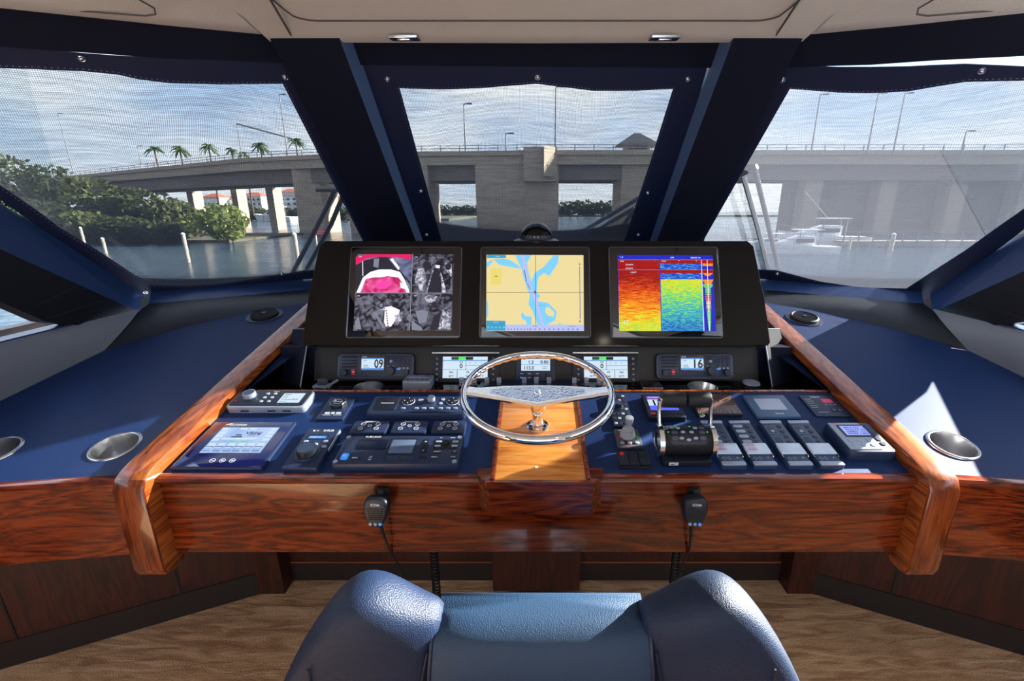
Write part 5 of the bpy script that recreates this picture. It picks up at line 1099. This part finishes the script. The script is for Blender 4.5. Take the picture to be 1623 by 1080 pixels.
# ---------------------------------------------------------------- fist microphones
def mic(u, lb):
    f = Frame((0, .972, ZE), (1, 0, 0), (0, 0, 1)); p = f.loc(u, 790); t = thing('microphone', lb, 'microphone', Matrix.Translation((p.x, .998, ZE+p.y)), 'fist microphones on the fascia')
    mb = MB(M_RUB); mb.T = Matrix.Rotation(math.pi/2, 4, 'X'); mb.slab(-.016, -.012, .016, .016, 0, .008, .004, .002); mb.slab(-.007, -.008, .007, .020, .008, .024, .003, .002); mb.build('hanger', t)
    mb = MB(M_PLASD); mb.T = Matrix.Translation((-.006, -.010, 0)) @ Matrix.Rotation(math.pi/2-.12, 4, 'X') @ Matrix.Rotation(-.04, 4, 'Z')
    R = []
    for z, k in ((.006, .86), (.010, .97), (.020, 1), (.030, .98), (.036, .92), (.038, .80)):
        P = [(0, .010), (.018, .008), (.029, .000), (.032, -.014), (.030, -.034), (.024, -.054), (.014, -.068), (0, -.073)]; P = P+[(-x, y) for x, y in P[::-1][1:-1]]
        R.append([(x*k, -.03+(y+.03)*k, z) for x, y in P])
    mb.loft(R); o = fixn(mb.build('body', t, 50)); sb = o.modifiers.new('s', 'SUBSURF'); sb.levels = 1; sb.render_levels = 2
    T = mb.T
    mb = MB(M_RUB); mb.T = T
    for k in range(6): w = .020-.0008*k; mb.slab(-w, -.020-k*.0055, w, -.0175-k*.0055, .036, .0390, .001, .0005)
    mb.build('speaker_slots', t)
    mb = MB(M_WHT); mb.T = T; mb.text('ICOM', 0, -.008, .0388, .006); mb.build('logo', t, 0)
    for x, m_ in ((-.012, M_KEYL), (0, M_KEYL), (.012, E_BLUE)): b = MB(m_); b.T = T; b.lathe([(.0042, 0), (.004, .002), (.0003, .0024)], (x, -.059, .0368), 14); b.build('button', t)
    # cord hanging down to the knee space
    mb = MB(M_RUB); mb.tube([(-.006, -.028, -.080), (-.004, -.026, -.10), (.002, -.012, -.16), (.006, .03, -.25), (.012, .06, -.34), (.022, .07, -.39)], [.0055, .004, .003, .003, .003, .003], 8); mb.build('cord', t)
    # coiled lead
    mb = MB(M_RUB); P = []
    for i in range(0, 34*10): a = i*2*math.pi/10; P.append((.055+.011*math.cos(a), .22+.011*math.sin(a), -.14-i*.43/340))
    mb.tube([(.0, .01, -.02), (.03, .08, -.12)] + P + [(.05, .20, -.575), (.03, .12, -.50), (.022, .07, -.39)], .0032, 6); mb.build('coiled_lead', t)
mic(603, 'black fist microphone hanging on the fascia left of the wheel'); mic(1104, 'black fist microphone hanging on the fascia right of the wheel')
# ---------------------------------------------------------------- helm chair
def chair():
    t = thing('helm_chair', 'navy leather helm chair back with raised side bolsters', 'chair', Matrix.Translation((0, .60, 0)))
    T = Matrix.Translation((0, -.60, 0)); fr = Frame((0, .49, ZC-.55), (1, 0, 0), (0, -.15, 1))
    lea = mat('chair_leather', (11, 28, 54), .5, spec=.35, bump=(600, .6, .0010, 1), var=(4, .1)); lea2 = mat('chair_leather_sunlit', (26, 50, 76), .5, spec=.35, bump=(600, .6, .0007, 1), var=(4, .08))  # centre copy of the leather made paler for the sun falling there
    def part(mb, name, sub=0, sm=60):
        o = fixn(mb.build(name, t, sm)); o.matrix_parent_inverse = T
        if sub: s_ = o.modifiers.new('s', 'SUBSURF'); s_.levels = sub; s_.render_levels = sub
        return o
    def X(u, v=940): return fr.loc(u, v).x
    # centre pad, lofted top to bottom
    xl, xr = X(676), X(1040); xc = (xl+xr)/2; w = (xr-xl)/2
    R = []; Z0 = ZC-.545
    for z, yr, yf, k in ((.0, .512, .535, .965), (-.002, .500, .545, .985), (-.008, .486, .552, .995), (-.022, .472, .556, 1), (-.07, .466, .560, 1.03), (-.20, .474, .575, 1.10), (-.45, .50, .60, 1.2)):
        pts = []
        for q in range(13):
            f = -1+q/6; pts.append((xc+w*k*f, yr+.010*abs(f)**6, Z0+z-.004*abs(f)**8*(z > -.02)))
        pts += [(xc+w*k, yf, Z0+z), (xc, yf, Z0+z), (xc-w*k, yf, Z0+z)]
        R.append(pts)
    mb = MB(lea2); mb.loft(R); part(mb, 'centre_pad')
    mb = MB(mat('piping', (10, 22, 48), .5))
    for q in (0, 12): mb = MB(mat('piping')); mb.tube([r[q] for r in R[1:]], .003, 8); part(mb, 'piping')
    # bolsters: lofted across their width, top edge following the shouldered outline
    cf = Frame((0, .526, ZC-.54), (1, 0, 0), (0, -.1, 1))
    for s_ in (-1, 1):
        st = [(470, 1080), (484, 1030), (500, 985), (520, 950), (542, 924), (564, 909), (590, 905), (618, 912), (645, 924), (672, 936), (694, 943), (716, 956)]
        R = []
        for k, (u, v) in enumerate(st):
            uu = u if s_ < 0 else 1716-u; q = k/(len(st)-1); p = cf.hit(uu, v); zt_ = p.z; bl = math.sin(math.pi*min(1, max(0, q*.92+.06)))**.6; th = .035+.055*bl
            yr = .500-.042*bl; yf = yr+th; pts = []
            for dz_, yy in ((0, (yr+yf)/2), (.003, yr+th*.25), (.014, yr+.004), (.05, yr), (.12, yr+.006), (.22, yr+.02), (.40, yr+.05)):
                zz = zt_-dz_; drop = max(0, (ZC-.545)-zz); pts.append((p.x*(1)+s_*(.22*drop if q > .5 else .10*drop), yy, zz))
            for dz_, yy in ((.40, yf+.05), (.22, yf+.02), (.05, yf+.005), (.014, yf-.004), (.003, yf-th*.25)):
                zz = zt_-dz_; drop = max(0, (ZC-.545)-zz); pts.append((p.x+s_*(.22*drop if q > .5 else .10*drop), yy, zz))
            R.append(pts)
        mb = MB(lea); mb.loft(R); part(mb, 'bolster', 1)
        for kk in (3, 10):
            o3 = MB(mat('seam_thread', (8, 18, 40), .6)); o3.tube([(a[0], a[1]-.002, a[2]) for a in R[kk][3:7]], .0016, 6); part(o3, 'seam')
    MB_ = MB(lea)
    R = []
    for z, k in ((0, .86), (.012, .96), (.05, 1), (.085, .97), (.10, .86)): R.append([(.008+.24*k*math.copysign(abs(math.cos(a))**.6, math.cos(a)), .70+.20*k*math.copysign(abs(math.sin(a))**.6, math.sin(a)), .52+z) for a in [2*math.pi*i/24+.01 for i in range(24)]])
    MB_.loft(R); part(MB_, 'seat_cushion')
    mb = MB(M_STEEL); mb.lathe([(.20, 0), (.20, .012), (.06, .03), (.045, .05), (.045, .52)], (.008, .68, 0), 32, True); part(mb, 'pedestal')
    mb = MB(M_PLASD); mb.slab(-.12, .55, .136, .64, .46, .53, .01, .004); part(mb, 'bracket')
    mb = MB(M_PLASD); mb.box(-.10, .548, .48, .116, .575, .90); part(mb, 'back_frame')
chair()
# ---------------------------------------------------------------- wipers outside the glass
def wiper(fr, sg, pts, lb, blade=None):
    o = -.05*sg; P = [fr.hit(u, v, o) for u, v in pts[0]]; t = thing('wiper', lb, 'wiper', Matrix.Translation(P[0])); T = Matrix.Translation(-P[0])
    for k, L_ in enumerate(pts):
        Q = [fr.hit(u, v, o) for u, v in L_]; mb = MB(M_PLASD); mb.tube(Q, .011, 8); ob = mb.build('arm', t); ob.matrix_parent_inverse = T
    if blade:
        Q = [fr.hit(u, v, o*.6) for u, v in blade]; mb = MB(M_RUB); mb.tube(Q, .012, 8); ob = mb.build('blade', t); ob.matrix_parent_inverse = T
wiper(WL, sgL, [[(455, 450), (512, 340), (535, 292)], [(474, 450), (525, 355), (546, 306)]], 'parallel arm wiper outside the left windshield', [(500, 300), (556, 300)])
wiper(WIN, sgC, [[(880, 395), (960, 345), (1016, 312)], [(900, 398), (968, 352), (1012, 326)]], 'parallel arm wiper outside the centre windshield', [(965, 392), (1008, 330)])
wiper(WR, sgR, [[(1224, 450), (1195, 340), (1178, 280)], [(1238, 446), (1215, 345), (1196, 268)]], 'parallel arm wiper outside the right windshield', [(1176, 276), (1200, 264)])

#@@OUTSIDE
# ================================================================== OUTSIDE
WZ = ZC-4.5
def wp(u, v): r = ray(u, v); return CAM+r*((WZ-ZC)/r.z)
def atd(u, v, y): r = ray(u, v); return CAM+r*(y/r.y)
def place(p): return Matrix.Translation(p)
def water():
    m = bpy.data.materials.new('canal_water'); m.use_nodes = True; nt = m.node_tree; N = nt.nodes; L = nt.links; b = N['Principled BSDF']
    b.inputs['Base Color'].default_value = lin((40, 66, 84)); b.inputs['Roughness'].default_value = .12
    tc = N.new('ShaderNodeTexCoord'); mp = N.new('ShaderNodeMapping'); mp.inputs['Scale'].default_value = (.5, 1.3, 1); L.new(tc.outputs['Object'], mp.inputs[0])
    nz = N.new('ShaderNodeTexNoise'); nz.inputs['Scale'].default_value = 1.1; nz.inputs['Detail'].default_value = 6; L.new(mp.outputs[0], nz.inputs[0])
    bp = N.new('ShaderNodeBump'); bp.inputs['Strength'].default_value = .55; bp.inputs['Distance'].default_value = .5; L.new(nz.outputs[0], bp.inputs['Height']); L.new(bp.outputs[0], b.inputs['Normal'])
    mb = MB(m); mb.box(-900, 3, WZ-1, 900, 1500, WZ); mb.build('water', None, 0); o = bpy.data.objects['water']; o['kind'] = 'structure'
    mb = MB(m)
    for s in (-1, 1): mb.box(min(s*2.6, s*900), -60, WZ-1, max(s*2.6, s*900), 3, WZ)
    mb.build('water', None, 0)['kind'] = 'structure'
water()
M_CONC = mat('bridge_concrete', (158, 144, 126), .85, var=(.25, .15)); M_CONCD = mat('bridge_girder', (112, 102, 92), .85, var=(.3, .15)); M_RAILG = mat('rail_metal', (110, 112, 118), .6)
def bridge():
    t = thing('bridge', 'long grey concrete road bridge crossing the water ahead', 'bridge', place((0, 95, WZ))); T = Matrix.Translation((0, -95, -WZ))
    def part(mb, n, sm=0): o = fixn(mb.build(n, t, sm)); o.matrix_parent_inverse = T; return o
    A = [(-190, 178), (-150, 150), (-60, 100), (-32, 92), (0, 90), (60, 90), (130, 86)]
    zt = [ZC+9.2, ZC+9.6, ZC+10.1, ZC+10.3, ZC+10.4, ZC+10.4, ZC+10.0]
    def strip(y0, z0, y1, z1, n, m):
        rings = []
        for (x, y), z in zip(A, zt): rings.append([(x, y+y0, z+z0), (x, y+y1, z+z0), (x, y+y1, z+z1), (x, y+y0, z+z1)])
        mb = MB(m); mb.loft(rings); return part(mb, n)
    strip(0, -2.2, 14, -.2, 'deck', M_CONC); strip(-.4, -.6, .2, .2, 'parapet', M_CONC)
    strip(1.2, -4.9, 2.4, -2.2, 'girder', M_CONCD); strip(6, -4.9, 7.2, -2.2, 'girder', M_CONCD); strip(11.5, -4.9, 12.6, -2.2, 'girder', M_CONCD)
    mb = MB(M_RAILG)
    for k in range(len(A)-1):
        a, b = Vector((*A[k], zt[k])), Vector((*A[k+1], zt[k+1])); n = max(2, int((b-a).length/3.4))
        for z in (.65, 1.15): mb.tube([a+Vector((0, -.2, z)), b+Vector((0, -.2, z))], .06, 5)
        for i in range(n): p = a.lerp(b, i/n); mb.box(p.x-.07, p.y-.27, p.z+.1, p.x+.07, p.y-.13, p.z+1.2)
    part(mb, 'railing')
    def pier(u0, u1, y, d, zt_=ZC+8.4, n='pier'):
        x0 = atd(u0, 330, y).x; x1 = atd(u1, 330, y).x; mb = MB(M_CONC); mb.box(x0, y, WZ-1, x1, y+d, zt_); return part(mb, n)
    pier(755, 885, 90.5, 12, ZC+10.6); pier(983, 1042, 91, 10); pier(640, 681, 91, 10); pier(470, 512, 97, 8)
    pier(425, 436, 112, 4); pier(300, 309, 130, 4); pier(370, 379, 124, 4); pier(552, 570, 95, 6)
    x0 = atd(830, 300, 89).x; x1 = atd(882, 300, 89).x; mb = MB(M_CONC); mb.box(x0, 88.8, ZC+5.2, x1, 92, ZC+11.1); part(mb, 'pier_cap'); xa, xb = atd(862, 300, 86.5).x, atd(880, 300, 88.7).x; mb = MB(M_CONC); mb.prism([(xa, 86.3), (xb, 88.8), (xa, 88.8)], ZC+5.9, ZC+11.0); part(mb, 'sun_catch_wedge')  # wedge added beside the cap so that a face catches the sun
    # right-hand span: dark wall in place of the shade beneath, with columns
    x0 = atd(1268, 330, 92).x; mb = MB(M_CONCD); mb.box(x0, 96, WZ-1, 150, 100, ZC+8); part(mb, 'span_shade_wall')
    for u in (1272, 1390, 1500, 1610): pier(u, u+26, 92, 3, ZC+6, 'column')
    return t
bridge()
def house():
    p = atd(1008, 240, 94); t = thing('bridge_house', 'small bridge tender house with a dark hipped roof on the bridge', 'building', place(p))
    MB(M_CONC).box(-2.3, -1.6, -.6, 2.3, 1.6, 1.1).build('wall', t, 0)
    mb = MB(mat('roof_dark', (64, 62, 66), .7)); mb.add([(-3.9, -2.6, 1.0), (3.9, -2.6, 1.0), (3.9, 2.6, 1.0), (-3.9, 2.6, 1.0), (-.6, 0, 3.2), (.6, 0, 3.2)], [(0, 1, 5, 4), (1, 2, 5), (2, 3, 4, 5), (3, 0, 4), (3, 2, 1, 0)]); mb.build('roof', t, 0)
    MB(M_DARKG).box(-1.8, -1.65, .1, 1.8, -1.6, .9).build('window', t, 0)
house()
for u, v0, v1, y, lb, arm in ((880, 138, 238, 90, 'tall thin lamp post standing above the central pier', 0), (115, 180, 269, 150, 'thin lamp post at the far left end of the bridge', 0), (386, 196, 262, 128, 'pole carrying a long overhead arm on the left part of the bridge', 14), (457, 150, 252, 110, 'thin pole beside the palms at the left windshield post', 0),
                          (1286, 150, 240, 90, 'leftmost tall pole on the right part of the bridge', 0), (1375, 148, 240, 89, 'middle tall pole on the right part of the bridge', 0), (1416, 148, 240, 88, 'tall pole with bent foot right of the middle pole', 0), (1524, 208, 240, 88, 'short pole farthest right on the bridge', 0), (738, 165, 243, 91, 'thin pole on the bridge left of the central pier', 0), (802, 212, 240, 91, 'short pole close to the central pier', 0), (225, 232, 265, 140, 'short pole left of the leftmost palm', 0)):
    a = atd(u, v1, y); b = atd(u, v0, y); t = thing('light_pole', lb, 'pole', place(a)); H = (b.z-a.z)
    MB(M_RAILG).tube([(0, 0, -.8), (0, 0, H*.5), (0, 0, H)], [.16, .12, .08], 8).build('pole', t)
    MB(M_RAILG).tube([(0, 0, H), (arm or .9, 0, H-(.26*arm if arm else -.1))], .10 if not arm else .22, 6).build('arm', t)
    if not arm: MB(M_GREY).box(.7, -.2, H-.05, 1.5, .2, H+.15).build('lamp_head', t, 0)
def leafmat(n, c):
    m = bpy.data.materials.new(n); m.use_nodes = True; nt = m.node_tree; N = nt.nodes; L = nt.links; N.clear(); out = N.new('ShaderNodeOutputMaterial')
    tc = N.new('ShaderNodeTexCoord'); nz = N.new('ShaderNodeTexNoise'); nz.inputs['Scale'].default_value = .9; L.new(tc.outputs['Object'], nz.inputs[0])
    mx = N.new('ShaderNodeMix'); mx.data_type = 'RGBA'; L.new(nz.outputs[0], mx.inputs[0]); k = lin(c); mx.inputs[6].default_value = tuple(x*.55 for x in k[:3])+(1,); mx.inputs[7].default_value = tuple(min(1, x*1.5) for x in k[:3])+(1,)
    d = N.new('ShaderNodeBsdfDiffuse'); tl = N.new('ShaderNodeBsdfTranslucent'); L.new(mx.outputs[2], d.inputs[0]); L.new(mx.outputs[2], tl.inputs[0]); ms = N.new('ShaderNodeMixShader'); ms.inputs[0].default_value = .35
    L.new(d.outputs[0], ms.inputs[1]); L.new(tl.outputs[0], ms.inputs[2]); L.new(ms.outputs[0], out.inputs[0]); return m
LEAF = [leafmat('mangrove_leaf', (78, 86, 54)), leafmat('mangrove_leaf_dark', (60, 70, 46)), leafmat('bush_leaf', (112, 124, 66))]
M_TRUNK = mat('trunk', (96, 84, 72), .9)
def tree(u, vt, y, r, lb, m, nm='mangrove_tree', n=1500, grp='mangroves on the left bank', leaf=.42):
    b = atd(u, 330, y); top = atd(u, vt, y).z; t = thing(nm, lb, 'tree', place((b.x, b.y, WZ)), grp); H = top-WZ; hh = H*.52
    rnd = random.Random(int(u*7+vt)); mb = MB(m)
    cl = [(0, 0, H-hh*.8, r*.75, hh*.8)]+[((rnd.random()*2-1)*r*.6, (rnd.random()*2-1)*r*.5, H*(.25+.45*rnd.random()), r*(.4+.3*rnd.random()), H*(.18+.12*rnd.random())) for _ in range(6)]
    for i in range(n):
        cx_, cy_, cz_, rr, rz = cl[i % len(cl)] if i % 3 else cl[0]
        th = rnd.random()*6.283; ph = math.acos(rnd.uniform(-1, 1)); q = .80+.25*rnd.random(); x = cx_+rr*q*math.sin(ph)*math.cos(th); yy = cy_+rr*q*math.sin(ph)*math.sin(th); z = cz_+rz*q*math.cos(ph)
        z = max(z, .15); s_ = leaf*(.6+.8*rnd.random()); a = Vector((rnd.gauss(0, 1), rnd.gauss(0, 1), rnd.gauss(0, .6))).normalized()*s_; b_ = a.cross(Vector((rnd.gauss(0, 1), rnd.gauss(0, 1), rnd.gauss(0, 1)))).normalized()*s_*.6
        p = Vector((x, yy, z)); mb.add([p-a, p+b_, p+a, p-b_], [(0, 1, 2, 3)])
    mb.build('foliage', t, 0)
    mb = MB(M_TRUNK); mb.tube([(0, 0, -.3), (.2, 0, H*.3), (0, .1, H*.6)], [.3, .22, .1], 6)
    for k in range(5): a = k*1.26; mb.tube([(1.1*math.cos(a), 1.1*math.sin(a), -.2), (.5*math.cos(a), .5*math.sin(a), H*.16), (.1, 0, H*.26)], .08, 5)
    mb.build('trunk', t)
TT = [(-150, 190, 72, 8, 'tall mangrove at the far left, beside the raked post', 0), (-50, 214, 74, 7.5, 'tall mangrove crown cut by the left edge of the photo', 1), (25, 244, 76, 6.5, 'mangrove crown at the left edge, below the shade top', 0), (92, 262, 78, 6, 'mangrove crown below the thin far lamp post', 1), (150, 280, 78, 5.8, 'mangrove meeting the left end of the bridge', 0), (212, 298, 76, 5.2, 'mangrove whose crown stands under the bridge deck', 1), (268, 316, 74, 4.8, 'low mangrove between the high crowns and the pale bush', 0), (60, 318, 66, 4.6, 'low mangrove on the waterline near the left shade border', 1), (128, 336, 66, 4.2, 'low mangrove on the waterline above the first piling', 0), (190, 344, 66, 4.2, 'low mangrove on the waterline, middle of the bank', 1), (250, 350, 66, 3.8, 'low dark mangrove left of the pale bush', 1)]
for u, v, y, r, lb, k in TT: tree(u, v, y, r, lb, LEAF[k])
tree(350, 324, 66, 4.0, 'pale green rounded bush at the end of the left bank', LEAF[2], 'bush', 1500, None, .34)
# far tree line: individual low trees
ORD = ('first', 'second', 'third', 'fourth', 'fifth', 'sixth', 'seventh', 'eighth', 'ninth', 'tenth', 'eleventh', 'twelfth')
def far_tree(u, v, y, r, lb, grp): tree(u, v, y, r, lb, LEAF[(int(u) % 2)], 'shore_tree', 260, grp, r*.16)
for k, u in enumerate(range(655, 770, 14)): far_tree(u, 325+(k % 3), 330, 6, 'distant tree on far shore, %s from the left in the left pier gap' % ORD[k], 'far trees left of the pier')
for k, u in enumerate(range(890, 1010, 13)): far_tree(u, 321-(k % 4)*1.5, 300, 6.5, 'distant tree on the far shore, %s rightwards from the central pier' % ORD[k], 'far trees right of the pier')
for k, u in enumerate(range(395, 560, 15)): far_tree(u, 326+(k % 3)*3, 210, 5, 'distant tree on the bank under the left bridge span, %s from the left' % ORD[k], 'far trees under the left span')
MB(mat('far_bank', (84, 88, 70), .9)).box(-600, 345, WZ, 600, 420, WZ+1.2).build('ground', None, 0)['kind'] = 'structure'
MB(mat('far_bank')).box(-120, 215, WZ, -40, 340, WZ+.9).build('ground', None, 0)['kind'] = 'structure'
MB(mat('near_bank', (82, 78, 60), .9)).box(-120, 68, WZ-.5, -45, 90, WZ+.3).build('ground', None, 0)['kind'] = 'structure'
M_FROND = leafmat('palm_leaf', (70, 92, 52))
for k, (u, vc, y, lb) in enumerate(((244, 236, 165, 'leftmost palm above the bridge'), (284, 235, 165, 'second palm from the left above the bridge'), (330, 232, 165, 'third palm from the left, round crown above the bridge'), (366, 237, 170, 'small palm left of the overhead arm pole'), (386, 243, 175, 'lowest small palm behind the overhead arm pole'), (412, 230, 160, 'large palm right of the overhead arm pole'), (468, 222, 160, 'palm beside the left windshield post'))):
    p = atd(u, vc, y); t = thing('palm_tree', lb, 'tree', place((p.x, p.y, ZC+6)), 'palms beyond the bridge'); H = p.z-ZC-6
    MB(M_TRUNK).tube([(0, 0, -8), (.2, 0, H*.5), (0, 0, H)], [.35, .28, .24], 7).build('trunk', t)
    rnd = random.Random(k); mb = MB(M_FROND); sc = 3.1 if k not in (3, 4) else 2.3
    for i in range(26):
        a = i*2.4; e = rnd.uniform(-.35, 1.1); d = Vector((math.cos(a)*math.cos(e), math.sin(a)*math.cos(e), math.sin(e))); side = d.cross(Vector((0, 0, 1))).normalized(); P = [Vector((0, 0, H))+d*sc*q-Vector((0, 0, 1.5*sc*.45*q*q)) for q in (0, .35, .7, 1)]
        for j in range(3):
            w0, w1 = sc*(.05, .16, .13)[j], sc*(.16, .13, .02)[j]; dr = Vector((0, 0, -.12*sc))
            mb.add([P[j], P[j]+side*w0+dr*.5, P[j+1]+side*w1+dr*.5, P[j+1], P[j]-side*w0+dr*.5, P[j+1]-side*w1+dr*.5], [(0, 1, 2, 3), (0, 3, 5, 4)])
    mb.build('crown', t, 0)
M_BW = mat('house_white', (226, 222, 214), .8); M_TILE = mat('red_tile', (168, 84, 62), .8); M_BWD = mat('house_window', (60, 70, 84), .2)
for k, (u0, u1, vt, y, lb) in enumerate(((318, 345, 308, 330, 'white waterfront house with red roof, leftmost under the bridge'), (352, 374, 312, 340, 'small white house with red roof, second under the bridge'), (380, 412, 306, 330, 'pale waterfront block with red roof behind the moored yacht'), (440, 478, 300, 320, 'tall pale waterfront block beside the bridge column'), (520, 548, 312, 330, 'pale house partly behind the left windshield post'))):
    a = atd(u0, vt, y); b = atd(u1, vt, y); w = (b.x-a.x)/2; t = thing('waterfront_house', lb, 'building', place(((a.x+b.x)/2, y, WZ))); H = a.z-WZ
    MB(M_BW).box(-w, 0, 0, w, 12, H-2).build('wall', t, 0); MB(M_TILE).add([(-w-.6, -.6, H-2), (w+.6, -.6, H-2), (w+.6, 12.6, H-2), (-w-.6, 12.6, H-2), (-w*.4, 6, H+.6), (w*.4, 6, H+.6)], [(0, 1, 5, 4), (1, 2, 5), (2, 3, 4, 5), (3, 0, 4), (3, 2, 1, 0)]).build('roof', t, 0)
    for r in range(max(1, int((H-3)/3.2))):
        for c in range(4): x = -w*.75+c*w*.5; MB(M_BWD).box(x-w*.1, -.08, 1.4+r*3.2, x+w*.1, 0, 3.0+r*3.2).build('window', t, 0)
def boat(p, L_, yaw, lb, cat='boat', tower=False, colr=None):
    m = Matrix.Translation(p) @ Matrix.Rotation(yaw, 4, 'Z') @ Matrix.Scale(L_/10, 4); m2 = Matrix.Translation(p) @ Matrix.Rotation(yaw, 4, 'Z'); k = L_/10
    t = thing('motor_boat', lb, cat, m2); W_ = mat('gelcoat', (236, 238, 240), .3)
    def R(x, w, z0, z1): return [(x*k, -w*.7*k, z0*k), (x*k, -w*k, z1*k), (x*k, w*k, z1*k), (x*k, w*.7*k, z0*k)]
    mb = MB(W_); mb.loft([R(-5, 1.4, -.3, 1.0), R(-2, 1.6, -.3, 1.05), R(2, 1.45, -.3, 1.3), R(4, .8, -.1, 1.55), R(5, .06, .9, 1.7)]); fixn(mb.build('hull', t, 30))
    mb = MB(W_); mb.loft([R(-1.8, 1.1, .9, 2.3), R(0, 1.1, .9, 2.35), R(1.4, 1.0, 1.0, 1.9), R(2.8, .7, 1.2, 1.4)]); fixn(mb.build('cabin', t, 30))
    mb = MB(M_DARKG); mb.add([(1.42*k, -.9*k, 1.6*k), (1.42*k, .9*k, 1.6*k), (.3*k, 1.0*k, 2.2*k), (.3*k, -1.0*k, 2.2*k)], [(0, 1, 2, 3)]); [mb.box(-1.5*k, s_*1.12*k-.02, 1.5*k, .8*k, s_*1.12*k+.02, 2.0*k) for s_ in (-1, 1)]; mb.build('windshield', t, 0)
    mb = MB(W_); mb.box(-2.6*k, -1.2*k, 3.1*k, .6*k, 1.2*k, 3.2*k); mb.build('hardtop', t, 0)
    for x in (-2.2, .3):
        for y in (-1, 1): MB(M_RAILG).tube([(x*k, y*k, 1.1*k), (x*k, y*k, 3.1*k)], .05*k, 6).build('support', t)
    for s_ in (-1, 1): MB(M_RAILG).tube([(4.6*k, s_*.3*k, 2.3*k), (3*k, s_*1.15*k, 2.1*k), (1.2*k, s_*1.4*k, 1.9*k), (1.2*k, s_*1.4*k, 1.2*k)], .04*k, 6).build('rail', t)
    if tower:
        for s_ in (-1, 1): MB(M_RAILG).tube([(-.6*k, s_*1.0*k, 3.2*k), (2.2*k, s_*2.2*k, 6.5*k)], .05*k, 6).build('outrigger', t)
boat(wp(436, 351), 19, math.pi*.93, 'white motor yacht moored under the left bridge span')
boat(wp(1300, 388), 11, math.pi*.92, 'larger white motor boat with outriggers on the right, by the dock', tower=True)
boat(wp(1262, 402), 8, math.pi*.98, 'small white boat in front of the larger one on the right')
boat(wp(1216, 396), 6, math.pi*.9, 'white boat just right of the right windshield post')
def dock():
    a, b = wp(1335, 392), wp(1475, 398); t = thing('dock', 'long low wooden dock with railing on the right bank', 'dock', place(a)); T = Matrix.Translation(-a); d = (b-a)
    def part(mb, n): o = mb.build(n, t, 0); o.matrix_parent_inverse = T
    mb = MB(mat('dock_wood', (120, 112, 104), .9)); mb.box(a.x, a.y, WZ+.5, b.x+14, a.y+2, WZ+.75); part(mb, 'deck')
    mb = MB(M_RAILG); n = 12
    for i in range(n): x = a.x+(b.x+14-a.x)*i/(n-1); mb.box(x-.06, a.y-.05, WZ-.5, x+.06, a.y+.08, WZ+2.0)
    for z in (1.2, 1.9): mb.box(a.x, a.y, WZ+z, b.x+14, a.y+.06, WZ+z+.07)
    part(mb, 'railing')
dock()
def piling(u, v0, v1, lb, r=.16):
    p = wp(u, v1); k = p.y; top = atd(u, v0, k).z; t = thing('piling', lb, 'piling', place(p), None); H = top-WZ
    MB(mat('piling_wood', (176, 168, 150), .9)).tube([(0, 0, -1), (.02, 0, H)], [r, r*.9], 10).build('post', t); MB(M_WHT).lathe([(r*1.05, H), (r, H+.08), (.001, H+.2)], n=10).build('cap', t); return t, H
piling(135, 362, 391, 'leftmost wooden piling before the mangroves'); piling(168, 379, 402, 'short wooden piling just right of the leftmost one'); piling(299, 372, 416, 'tall wooden piling alone in open water'); piling(472, 372, 412, 'white piling beside the left wipers', .2); piling(1411, 372, 398, 'white post with dark marks by the dock', .25); piling(1345, 376, 396, 'dark piling left of the white post by the dock')
t, H = piling(503, 366, 398, 'piling carrying a red channel sign left of the display housing', .12)
MB(M_RED).box(.1, -.08, H-.5, 1.2, -.03, H+.25).build('sign', t, 0); mb = MB(M_WHT)
for k in range(3): mb.box(.25, -.09, H-.32+k*.2, 1.05, -.08, H-.26+k*.2)
mb.build('sign_print', t, 0)
